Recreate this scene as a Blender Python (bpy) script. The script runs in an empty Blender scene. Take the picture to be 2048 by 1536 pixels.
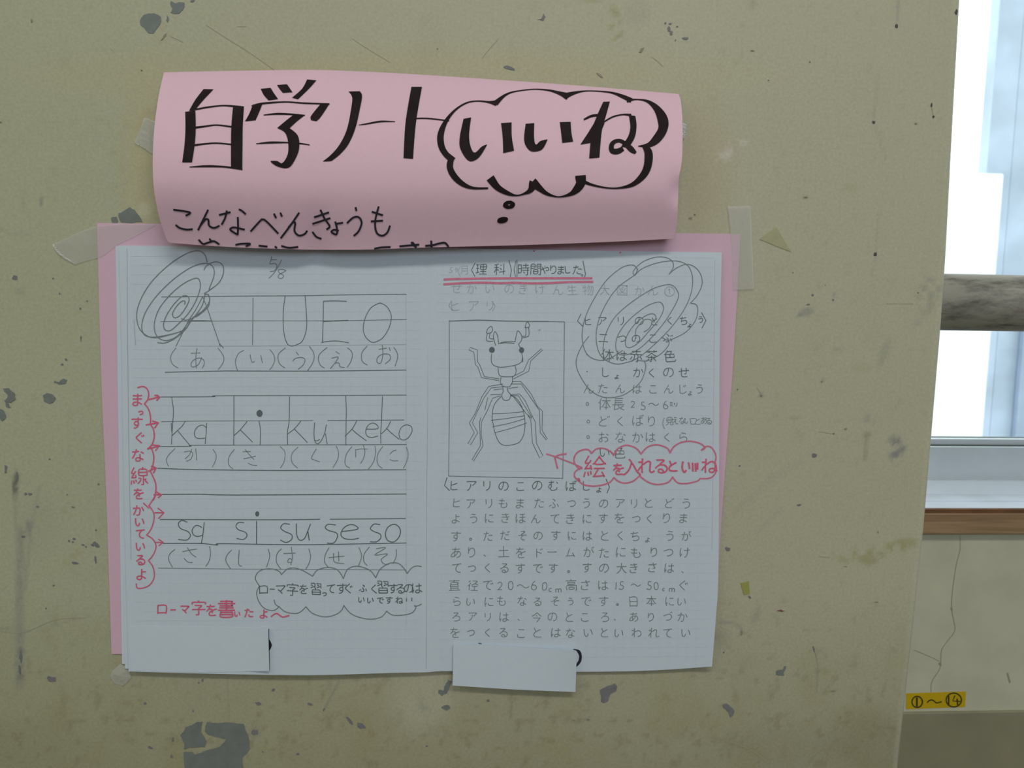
# A pink title poster and white notebook copies on a worn corridor wall beside a window
import bpy, bmesh, math, random
import numpy as np
from mathutils import Vector, Matrix
from mathutils.geometry import tessellate_polygon

C = bpy.context.scene.collection
random.seed(7)

LAMP1, LAMP2, LAMP3, SKY = 17, 8.5, 13.5, 2.3                        # watts of the two ceiling lights and the added frontal fill, sky strength
PINK = (0.84, 0.565, 0.65); PINK2 = (0.74, 0.50, 0.60); PAPER = (0.64, 0.725, 0.785)
PC1 = (0.135, 0.16, 0.17); PC2 = (0.225, 0.26, 0.275); PC3 = (0.42, 0.475, 0.50); PC4 = (0.22, 0.25, 0.265)
RED = (0.74, 0.14, 0.24); RED2 = (0.70, 0.20, 0.31)
# ------------------------------------------------------------------ camera
F = 1600.0                                   # focal length for a 2048 x 1536 frame
DIST, CAMZ = 0.49, 1.35
def unit(v): v = np.array(v, float); return v / np.linalg.norm(v)
_d = unit((-250, 14650, 1600))               # world down, seen from the camera
_h = np.array((26000, 269, 1600), float); _h = unit(_h - _d * _h.dot(_d))
_u = -_d; _n = np.cross(_u, _h)
RCV = np.stack([_h, _n, _u], 1)
CAM = np.array((0.0, -DIST, CAMZ))
def at(px, py, h=0.0):
    """point of the plane h metres in front of the notice wall (the wall is Y = 0)"""
    dw = RCV.T @ np.array(((px - 1024) / F, (py - 768) / F, 1.0))
    k = (-h - CAM[1]) / dw[1]
    return CAM + dw * k
def proj(P):
    q = (np.asarray(P) - CAM) @ RCV.T
    return 1024 + F * q[..., 0] / q[..., 2], 768 + F * q[..., 1] / q[..., 2]
cam = bpy.data.cameras.new('camera'); camo = bpy.data.objects.new('camera', cam); C.objects.link(camo)
cam.sensor_width = 36; cam.lens = 36 * F / 2048; cam.clip_start = 0.01
m3 = np.stack([RCV.T @ (1, 0, 0), -(RCV.T @ (0, 1, 0)), -(RCV.T @ (0, 0, 1))], 1)
mm = Matrix([list(m3[i]) + [CAM[i]] for i in range(3)] + [[0, 0, 0, 1]]); camo.matrix_world = mm
cam.dof.use_dof = True; cam.dof.focus_distance = 0.5; cam.dof.aperture_fstop = 16
bpy.context.scene.camera = camo

# ------------------------------------------------------------------ light and exposure
sc = bpy.context.scene
sc.view_settings.view_transform = 'Standard'; sc.view_settings.look = 'None'
sc.view_settings.gamma = 1; sc.view_settings.use_curve_mapping = False
sc.view_settings.exposure = 0.0
w = bpy.data.worlds.new('overcast_sky'); sc.world = w; w.use_nodes = True
bg = w.node_tree.nodes['Background']; bg.inputs[0].default_value = (0.93, 0.97, 1.0, 1); bg.inputs[1].default_value = SKY
def area(name, loc, rot, sx, sy, power, col):
    l = bpy.data.lights.new(name, 'AREA'); l.shape = 'RECTANGLE'; l.size = sx; l.size_y = sy; l.energy = power; l.color = col
    o = bpy.data.objects.new(name, l); o.location = loc; o.rotation_euler = rot; C.objects.link(o); return o
area('corridor_ceiling_light', (0.35, -1.3, 2.86), (0, 0, 0), 1.3, 0.3, LAMP1, (1.0, 0.975, 0.91))
area('corridor_ceiling_light_far', (-1.7, -1.3, 2.86), (0, 0, 0), 1.2, 0.3, LAMP2, (1.0, 0.975, 0.91))
area('added_frontal_fill', (0.5, -2.55, 2.15), (math.radians(90), 0, 0), 2.6, 0.9, LAMP3, (0.84, 0.95, 1.16))  # frontal fill added to soften shadows; no window is built there

# ------------------------------------------------------------------ helpers
def tag(o, label=None, cat=None, group=None, kind=None):
    for k, v in (('label', label), ('category', cat), ('group', group), ('kind', kind)):
        if v: o[k] = v
    return o
def link(name, V, Fc, m=None, parent=None, smooth=False, nflat=0):
    me = bpy.data.meshes.new(name); me.from_pydata([tuple(map(float, v)) for v in V], [], Fc); me.update()
    if m: me.materials.append(m)
    if smooth: me.polygons.foreach_set('use_smooth', [i < len(me.polygons) - nflat for i in range(len(me.polygons))])
    o = bpy.data.objects.new(name, me); C.objects.link(o)
    if parent: o.parent = parent
    return o
def mat(name, col, rough=0.6, noise=0.0, nscale=60, bump=0.0, bscale=400, metal=0.0, spec=0.5, attr=None, ncol=None):
    m = bpy.data.materials.new(name); m.use_nodes = True; nt = m.node_tree; N = nt.nodes; L = nt.links
    b = N['Principled BSDF']; b.inputs['Roughness'].default_value = rough; b.inputs['Metallic'].default_value = metal
    b.inputs['Specular IOR Level'].default_value = spec
    b.inputs['Base Color'].default_value = (*col, 1)
    tc = N.new('ShaderNodeTexCoord'); src = None
    if attr:
        a = N.new('ShaderNodeAttribute'); a.attribute_name = attr; src = a.outputs['Color']
    if noise:
        n = N.new('ShaderNodeTexNoise'); n.inputs['Scale'].default_value = nscale; n.inputs['Detail'].default_value = 6
        L.new(tc.outputs['Object'], n.inputs['Vector'])
        r = N.new('ShaderNodeMapRange'); r.inputs[1].default_value = 0.3; r.inputs[2].default_value = 0.7
        r.inputs[3].default_value = 1 - noise; r.inputs[4].default_value = 1 + noise
        L.new(n.outputs['Fac'], r.inputs[0])
        x = N.new('ShaderNodeVectorMath'); x.operation = 'SCALE'
        if src: L.new(src, x.inputs[0])
        else: x.inputs[0].default_value = col
        L.new(r.outputs[0], x.inputs['Scale']); L.new(x.outputs[0], b.inputs['Base Color'])
    elif src: L.new(src, b.inputs['Base Color'])
    if bump:
        n2 = N.new('ShaderNodeTexNoise'); n2.inputs['Scale'].default_value = bscale; n2.inputs['Detail'].default_value = 4
        L.new(tc.outputs['Object'], n2.inputs['Vector'])
        bp = N.new('ShaderNodeBump'); bp.inputs['Strength'].default_value = bump; bp.inputs['Distance'].default_value = 0.001
        L.new(n2.outputs['Fac'], bp.inputs['Height']); L.new(bp.outputs[0], b.inputs['Normal'])
    return m
def box(bm, x0, x1, y0, y1, z0, z1):
    v = [bm.verts.new(p) for p in ((x0,y0,z0),(x1,y0,z0),(x1,y1,z0),(x0,y1,z0),(x0,y0,z1),(x1,y0,z1),(x1,y1,z1),(x0,y1,z1))]
    for f in ((3,2,1,0),(4,5,6,7),(0,1,5,4),(1,2,6,5),(2,3,7,6),(3,0,4,7)): bm.faces.new([v[i] for i in f])
def bobj(name, bm, m, parent=None, bevel=0, smooth=False):
    me = bpy.data.meshes.new(name)
    if bevel: bmesh.ops.bevel(bm, geom=bm.edges[:], offset=bevel, segments=3, affect='EDGES', profile=0.6)
    bm.to_mesh(me); bm.free(); me.materials.append(m)
    o = bpy.data.objects.new(name, me); C.objects.link(o)
    if parent: o.parent = parent
    return o
def boxobj(name, b, m, parent=None, bevel=0):
    bm = bmesh.new(); box(bm, *b); return bobj(name, bm, m, parent, bevel)
def interp(pts, x, axis=0):
    a = sorted(pts, key=lambda p: p[axis]); return np.interp(x, [p[axis] for p in a], [p[1 - axis] for p in a])
def catmull(P, n=5):
    P = [np.array(p, float) for p in P]
    if len(P) < 3: return P
    closed = np.allclose(P[0], P[-1])
    out = []
    for i in range(len(P) - 1):
        a = P[i-1] if i > 0 else (P[-2] if closed else P[0]); b = P[i]; c = P[i+1]
        d = P[i+2] if i + 2 < len(P) else (P[1] if closed else P[-1])
        for k in range(n):
            t = k / n
            out.append(0.5 * ((2*b) + (c-a)*t + (2*a-5*b+4*c-d)*t*t + (3*b-a-3*c+d)*t*t*t))
    out.append(P[-1]); return out

class Ink:
    """flat strokes lying on a surface whose height above the wall is depth(px, py)"""
    def __init__(s, depth, lift=0.00012): s.V = []; s.F = []; s.depth = depth; s.lift = lift
    def P(s, x, y): return at(x, y, s.depth(x, y) + s.lift)
    def line(s, pts, w=1.6, smooth=True, n=5, Z=None):
        """pts: (x, y) or (x, y, width); Z: (ox, oy, scale) of the frame the numbers were read in"""
        sca = 1.0
        if Z: sca = Z[2]; w = w / sca; pts = [(Z[0] + p[0]/sca, Z[1] + p[1]/sca) + tuple(q/sca for q in p[2:]) for p in pts]
        pts = [p if len(p) == 3 else (p[0], p[1], w) for p in pts]
        Q = catmull(pts, n) if smooth else [np.array(p, float) for p in pts]
        D = [Q[0]]
        for q in Q[1:]:                        # cut long pieces so that they follow a curved sheet
            L = np.hypot(*(q - D[-1])[:2]); k = max(1, int(L / 14)); a = D[-1]
            for j in range(1, k + 1): D.append(a + (q - a) * j / k)
        E = [D[0]]
        for q in D[1:]:
            if np.hypot(*(q - E[-1])[:2]) > 0.25: E.append(q)
        if len(E) < 2: return
        base = len(s.V)
        for i, q in enumerate(E):
            t = E[min(i+1, len(E)-1)] - E[max(i-1, 0)]; l = np.hypot(t[0], t[1]) + 1e-9
            nx, ny = -t[1]/l, t[0]/l; wd = q[2] / 2
            ex = 0.35 * wd * (-1 if i == 0 else 1 if i == len(E)-1 else 0)
            x, y = q[0] + t[0]/l*ex, q[1] + t[1]/l*ex
            s.V.append(s.P(x - nx*wd, y - ny*wd)); s.V.append(s.P(x + nx*wd, y + ny*wd))
        for i in range(len(E) - 1):
            a = base + 2*i; s.F.append((a, a+2, a+3, a+1))
        s.lift += 0.0000004
    def band(s, left, right, Z=None, n=6):
        """broad brush stroke between two outlines"""
        if Z:
            left = [(Z[0]+p[0]/Z[2], Z[1]+p[1]/Z[2]) for p in left]; right = [(Z[0]+p[0]/Z[2], Z[1]+p[1]/Z[2]) for p in right]
        A, B = catmull(left, n), catmull(right, n)
        def res(P, k):
            P = np.array(P); d = np.r_[0, np.cumsum(np.hypot(*np.diff(P, axis=0).T))]
            u = np.linspace(0, d[-1], k); return np.stack([np.interp(u, d, P[:, 0]), np.interp(u, d, P[:, 1])], 1)
        k = 24; A, B = res(A, k), res(B, k); base = len(s.V); c = 4
        for i in range(k):
            for j in range(c): q = A[i] + (B[i] - A[i]) * j / (c-1); s.V.append(s.P(*q))
        for i in range(k-1):
            for j in range(c-1):
                a = base + i*c + j; s.F.append((a, a+c, a+c+1, a+1))
        s.lift += 0.0000004
    def blob(s, cx, cy, rx, ry, Z=None, rot=0, hole=0, n=20, jit=0.04):
        if Z: cx, cy, rx, ry = Z[0]+cx/Z[2], Z[1]+cy/Z[2], rx/Z[2], ry/Z[2]
        base = len(s.V); c, sn = math.cos(rot), math.sin(rot)
        for i in range(n):
            a = 2*math.pi*i/n; k = 1 + random.uniform(-jit, jit)
            for r in (hole, k):
                x, y = rx*r*math.cos(a), ry*r*math.sin(a); s.V.append(s.P(cx + x*c - y*sn, cy + x*sn + y*c))
        for i in range(n):
            a = base + 2*i; b = base + 2*((i+1) % n); s.F.append((a, b, b+1, a+1))
    def glyph(s, ch, cx, cy, size, w=1.5, jit=1.0, sx=1.0):
        if ch not in GLYPHS: return
        r = random.uniform(-0.05, 0.05) * jit; k = size * 1.1 * (1 + random.uniform(-0.06, 0.06) * jit); sh = random.uniform(-0.06, 0.10) * jit
        w *= 0.88
        for st in GLYPHS[ch].split():
            P = []
            for i in range(0, len(st), 4):
                x, y = (int(st[i:i+2]) - 49.5)/99, (int(st[i+2:i+4]) - 49.5)/99
                x, y = x*sx - sh*y, y
                P.append((cx + k*(x*math.cos(r) - y*math.sin(r)), cy + k*(x*math.sin(r) + y*math.cos(r))))
            s.line(P, w, smooth=len(P) > 3, n=3)
    def text(s, string, xs, y, size=22, w=1.5, slope=0.0, small={}):
        """one character for each centre in xs; small: index -> (relative size, dy)"""
        for i, (ch, x) in enumerate(zip(string, xs)):
            k, dy = small.get(i, (1, 0))
            s.glyph(ch, x + random.uniform(-0.6, 0.6), y + dy + slope*(x - xs[0]) + random.uniform(-1, 1), size*k, w)
    def make(s, name, m, parent, label=None):
        if not s.V: return
        o = link(name, s.V, s.F, m, parent)
        if label: o['label'] = label
        o.visible_shadow = True
        return o
# centre-line strokes of the characters: xxyy pairs on a 100 x 100 grid
GLYPHS = {
'!': '49264961',
'(': '58205424464043594371468152945698',
'0': '5873607063616454634058285525492442263634344334593770437652775873',
'1': '49264977',
'2': '313434283925442449245427593360395946535743704177 637740773280',
'3': '535058425936593157285325462339243626 485053505957606759725277427736763371',
'4': '3657385151355832 325936576657 612158315977',
'5': '32713475377650775576607062626157585351484147404541256024',
'6': '40504149 54264830423839433850 4149424743494149 3850525059546258636462705974537746773872356435563850',
'7': '602559323976 60253324',
'8': '4350374236343730402750235926623262415650 5650435037573560346636713874457753776173636963605650',
'9': '615043503847353936323828422548235726633563456150 6150586250724675',
'c': '6377527844763970376040514645584462466450',
'm': '23772349 747774537046654461444951 49774953464739442349',
'①': '5065493545353939 7374816384508136742664185315451536172624193315451659206824733480458461827374',
'、': '537843673967',
'。': '506243643967387138764080468452845583597960756070586655635062',
'〈': '6086384839436009',
'〉': '388561473709',
'〜': '854577536756565343423439293922411449',
'あ': '431241144024 417328772277197617711863225632463945 62396046535946664168 64356439 192450247321 5782697877718065815980527444674058393941 437739563924',
'い': '182219532266267332773677407546654656 672674388063',
'う': '36156618 254146365635683972457356716368686373557744803880',
'え': '63183415 223845365837 4458465355435837 818066816080577653625060445938611980',
'お': '34506047695074557663737264785380 67248132 35133529 3453285424571665157016732479308034773453 34293453 162932295226',
'か': '35323615 1779285532423233 845179407125 133548325433583760475767557549803780',
'が': '702680448352 82098616 343234243614 323427551679 76207112 1235463253345737585454755079468039803478',
'き': '6142675965605460 52245114 668143823079267623702660 58425424 7219682153242323 773860422242',
'く': '668134533148324435406019',
'ぐ': '581529402643254729536081 74387030 60336342',
'け': '42346734 67338232 206924662756 4782528256796272656667486715 207820701766166016422016',
'こ': '7677618043803378277524702457 292257237022',
'さ': '697967805082368030782674246926562954 59296036684969545555 56295314 7922762558292129',
'し': '24152370267629793381468258796774',
'じ': '58325322 70276519 736764765381468338833181277823702416',
'す': '564043394040354533523659416346635662 152630258325 31803682437950755568585456425614',
'せ': '13403238 683484338836 32376835 321832673575397852807578 54586558665668406815',
'そ': '6317602340403845 631759163218 4850465046484848 67824979457642714063425848514846 184932473745494660448043',
'た': '37283914 36293245246920801581 5641774080418444 50635072547766808279 1629352951265624',
'だ': '3429342036153814 466446734876537967818079 70187426 323028511780 80148422 53427742 133031305127',
'ち': '31554748594765477149745277567860767172756679528141813477 36281926 382652267323 391538263630353531552860',
'っ': '42805877707074667660765575486942583942422348',
'つ': '407662727068766279598252824379367632692863265626193617371639',
'づ': '71147421 15393632532861286730733377378045805277607464677057743877 84178010',
'て': '7578708055754869446243504739503458266022 80191725',
'で': '69387346 79348443 70806880597850734569416041504442473555285622 1526502257227820',
'と': '28163942 702640422755246224672774317737794680588073797577',
'ど': '70226715 77118019 211624263243 6129334320571763176920742377328056816779',
'な': '636770688074 83366727 39133727 34283236264918631465 15283328462651255322 6263446337673673387943825682617862676141',
'に': '207124672757 48257725 807660774975457243684361 23842080207218691759193222182316',
'ね': '877484717767 1269225425522950 13303229 776366605661506549735176567965797175766778527740743269286426552737393241 331332273132314129493080',
'の': '54806378747180608254824779377529692559215021 502139233325263120391651165618642371287333723965455049325021',
'は': '177121682558 837473666665 64156561 803053324032 65616573617957804780397638723967446248616561 18801565154719182214',
'ば': '807470676366 82108519 62327931 225919701572 62333932 73137722 636346624264376937774481598062766363 631562396363 171712511264137015731582',
'ひ': '693973428153 3224312432263225 32243324 32243225 33253225 431934221523 65206939674166576367567751804182328126782375196719562150263833273322',
'ふ': '368047805379577759725864556045464143 30611473 4216582558295432 75538673',
'ぶ': '52335730572642173818 89308321 847378607151 34804381538056775873566349534144 77337325 27641275',
'へ': '155835323930432949348170',
'べ': '79218329 71346725 156035343931433148357970',
'ほ': '827373676565 255821691871 803969414241 43207819 63625261466240673971427750805979637664666320 191615501563167018721881',
'ま': '50252223 506460667575 502464247422 224356437442 5062336227642369227323773282468149765062 50625013',
'み': '444545385223521950182719 735679588461 404637572971267322741572136813631558195328474046 4046444553467353 763973566968568153824682',
'む': '15263326 334124422143175016561761196522663067 80357025 332646255122 74637374677948823781327830753067355633413314',
'め': '43604656504855355628 60155928 30382342185015601770217429744364 5580618068787868816382568043763671326730562742303034 262035483856426043644768',
'も': '3652366840774781548263817477787180678063795574477146 59293929 39291927 175035525851 37524113',
'ゃ': '48285332 36492254 36492936 36485084 3648604065397341774678517659686360635661',
'や': '47135115 34375081 16453438 33382622 57547354815082468339823478296926612747313337',
'ゆ': '3984467748735068 526855495426 53265314 365741645369656875628053804074316627542648274030303823501952 192117441968',
'ょ': '506859707278 72415042 50665029 5066356629682673277934834682497950755066',
'よ': '77315032 506360647775 50605014 506037602662216720722176298139824680487850735060',
'ら': '341563206624 26302456 24563054434753456045674770507454756373696577468136813178',
'り': '3580398146805477627166666959715071406626612056194820422332362839 2657284027312914',
'る': '2917321959186219 61216120 61216221 612160216120 46434541 62206120 608060735365496444644065366936764180498256826080 45434439612462226219 215931504343614368457753796278677672727667796080',
'れ': '2950255222541269 3241383954286226662869307035676669757378767882768872 14303229 331332273132314229493080',
'ろ': '464346424442 64193019 4443453961256419 21603846444364447147755177547864767072756579548141823680',
'わ': '334351346231673173337937824184488454816472725877 315025521469 15303329 3513334331493280',
'を': '76805182438136783471376348545553 38253143 555078408442 441242144123 192338246922 195530434141494154465566',
'ん': '8462816975767079628156795474535951504647364933483249 30493449 15802459305032434616',
'ア': '162078207727683861445644 463645513968297825802280',
'ド': '56216029 284135426553 67167024 28162781',
'ヒ': '703042402543 7476577840783076267325702515',
'マ': '618049674762 1524782576326743486243612950',
'ミ': '7079427027672368 732636173119 70503041',
'ム': '287329674517 15757569 67497462756979718279',
'リ': '7018704966636269557646804380 28192853',
'ロ': '77732173 207921262224242377247778',
'ー': '18468046',
'二': '85761376 77222022',
'今': '518571607354 44335340 785374542253 843972315214501346153426233415391139',
'体': '623066278727 5830533543553269 114415382035 45697369 60096084 22842238203423242909 876975556636623154273427',
'入': '493454376862757285818787 36144624483446363956287215820883',
'図': '15798379 702963435159 403243335142 282934424659 48225629 838483158214801316141584 2267276941634759505960657369',
'土': '18388038 49814909 12818581',
'大': '48361336 843653364938 4939464240593468218015831283 8483737665675753524349394910',
'字': '64362935 48095018 14578457 643662415149495349804884448536853384 15291619501883198429',
'径': '62836254 16222612 6632672975207715 431374137715 125217472345 43548254 87833783 2484234425383029 3845603464338643',
'日': '75462346 75782378 23842317261575167583',
'時': '46635573 12413241 63096336 39538553 82194319 74377480738371856385 12751216141529153116321831661267 39378637',
'書': '75732473 2484748375647263266324652484 80431843 87241224 49094953 203473347432741673142214 12548654',
'月': '81573257 81363336 648577848082811680143315325626731984',
'本': '84687560654859365829 12692162315039354029 49844909 70682868 13298429',
'物': '28523950 6324623257434662 772473426464557850824683 28541258 6783708477848279855787255224 15273727 28092885 123915251615 560952234339',
'理': '43638463 12413241 84304330 22702215 36828782 6312831383464447441346126312 63826312 12153215 12753467',
'生': '28112426 86821282 78532253 50095082 144023268126',
'直': '46294616 74432443 48164810 74682468 74562456 12828782 748274327330712925302482 84161416',
'科': '46677763 87607761 116821482646 27152734 50396249 60205416 2645334738533958 77847709 40341234 27842634 3912361126151316',
'絵': '14671084 26802467 746779748080 260915291435 82347838763953394834 33643675 6055596049774882 26351435 334337563658 46548454 125715553653 342429332536234117501554 64156716823486368739 848482818080518346824384 65096414611648344238',
'線': '1555175023412536 15553453 14671184 868077717363 25802367 565855645171467742804080 56584557 48318331 32643574 143515292610 670964106317 34533243 6317821983428144484448196317 664567606664668363855785 3226283325351435 676173637960',
'習': '292622231823 563976318230 76832683 76682668 59226926 174039314331 47534846434043131812 824382145413 76837555475426552683',
'色': '36163610 22321236 50345056 22567856 785677342234 54335627602261186016341723272232227525813084798384808772',
'茶': '1381197930673367 646770718081 115014512546373849296440804984508949 74562356 4946488247853985 32263209 65096526 13188518',
'見': '74272427 24427442 877586818384608458795858 36583470307624811385 5858245725127412745673575858',
'赤': '127018642353 76538670 23842979366839533939 5085598460836139 50395009 22207620 14398439',
'長': '806064696372 73392739 26832652 268348785375 27267326 761227132752 85521252 87838484798264756272566950624853',
'間': '56258325 15254125 35636263 15841538 35776277625136513577 15384038411316131538 708581848380831480125812561457388338',
'高': '49095018 7385808582838253805217521684 327733653463646463763277 614228422640263029297129733172416142 13188518',
'（': '58875282467240494236452550155608',
'）': '42085326563657505563527245844087',
}
# ------------------------------------------------------------------ materials of the setting
WALLC = (0.50, 0.487, 0.340)
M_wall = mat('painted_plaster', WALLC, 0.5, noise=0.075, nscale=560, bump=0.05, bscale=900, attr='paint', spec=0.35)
M_wall2 = mat('painted_plaster_window_wall', (0.585, 0.585, 0.43), 0.55, noise=0.06, nscale=30, bump=0.1, bscale=500)
M_dado = mat('dado_paint', (0.29, 0.275, 0.175), 0.55, noise=0.10, nscale=22, bump=0.1, bscale=500)
M_room = mat('room_plaster', (0.62, 0.62, 0.52), 0.7, noise=0.03, nscale=3)
M_floor = mat('corridor_floor', (0.16, 0.12, 0.08), 0.4, noise=0.1, nscale=8)
M_ceil = mat('ceiling_board', (0.75, 0.75, 0.72), 0.9)
M_alu = mat('window_frame_paint', (0.78, 0.84, 0.88), 0.38, noise=0.03, nscale=40)
M_bead = mat('glazing_bead', (0.86, 0.92, 0.97), 0.35)
M_gasket = mat('dark_gasket', (0.10, 0.12, 0.11), 0.6)
M_ledge = mat('ledge_metal', (0.70, 0.76, 0.84), 0.32, noise=0.06, nscale=30, metal=0.1)
M_chip = mat('bare_grey_undercoat', (0.19, 0.215, 0.195), 0.6, noise=0.10, nscale=160)
M_chipv = mat('bare_violet_grey_undercoat', (0.205, 0.20, 0.205), 0.6, noise=0.12, nscale=200)
M_chipb = mat('brown_scuff', (0.30, 0.265, 0.18), 0.6, noise=0.15, nscale=300)
M_scr = mat('scratch_line', (0.40, 0.385, 0.27), 0.6)
M_scrd = mat('dark_pin_mark', (0.07, 0.07, 0.06), 0.6)
def wood():
    m = mat('varnished_wood', (0.40, 0.24, 0.10), 0.45); nt = m.node_tree; N = nt.nodes; L = nt.links; b = N['Principled BSDF']
    tc = N.new('ShaderNodeTexCoord'); mp = N.new('ShaderNodeMapping'); mp.inputs['Scale'].default_value = (6, 90, 90)
    n = N.new('ShaderNodeTexNoise'); n.inputs['Scale'].default_value = 2.2; n.inputs['Detail'].default_value = 7; n.inputs['Distortion'].default_value = 1.2
    r = N.new('ShaderNodeValToRGB'); r.color_ramp.elements[0].position = 0.3; r.color_ramp.elements[1].position = 0.72
    r.color_ramp.elements[0].color = (0.25, 0.155, 0.08, 1); r.color_ramp.elements[1].color = (0.41, 0.275, 0.155, 1)
    L.new(tc.outputs['Object'], mp.inputs[0]); L.new(mp.outputs[0], n.inputs['Vector']); L.new(n.outputs['Fac'], r.inputs[0]); L.new(r.outputs[0], b.inputs['Base Color'])
    return m
M_wood = wood()
M_woodd = mat('dark_wood_edge', (0.16, 0.075, 0.03), 0.5, noise=0.2, nscale=50)
def railmat():
    m = mat('worn_rail_paint', (0.36, 0.33, 0.27), 0.42, bump=0.2, bscale=260); nt = m.node_tree; N = nt.nodes; L = nt.links; b = N['Principled BSDF']
    tc = N.new('ShaderNodeTexCoord'); mp = N.new('ShaderNodeMapping'); mp.inputs['Scale'].default_value = (22, 75, 75)
    n = N.new('ShaderNodeTexNoise'); n.inputs['Scale'].default_value = 1.6; n.inputs['Detail'].default_value = 9; n.inputs['Roughness'].default_value = 0.7
    r = N.new('ShaderNodeValToRGB'); e = r.color_ramp.elements; e[0].position = 0.30; e[1].position = 0.55
    e[0].color = (0.10, 0.095, 0.09, 1); e[1].color = (0.36, 0.34, 0.29, 1)
    L.new(tc.outputs['Object'], mp.inputs[0]); L.new(mp.outputs[0], n.inputs['Vector']); L.new(n.outputs['Fac'], r.inputs[0]); L.new(r.outputs[0], b.inputs['Base Color'])
    return m
M_rail = railmat()
def glassmat():
    m = bpy.data.materials.new('window_glass'); m.use_nodes = True; nt = m.node_tree; N = nt.nodes; L = nt.links; N.clear()
    o = N.new('ShaderNodeOutputMaterial'); mx = N.new('ShaderNodeMixShader'); t = N.new('ShaderNodeBsdfTransparent'); g = N.new('ShaderNodeBsdfGlossy')
    t.inputs[0].default_value = (0.93, 0.97, 0.98, 1); g.inputs['Roughness'].default_value = 0.03; mx.inputs[0].default_value = 0.05
    L.new(t.outputs[0], mx.inputs[1]); L.new(g.outputs[0], mx.inputs[2]); L.new(mx.outputs[0], o.inputs[0]); return m
M_glass = glassmat()

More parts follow.
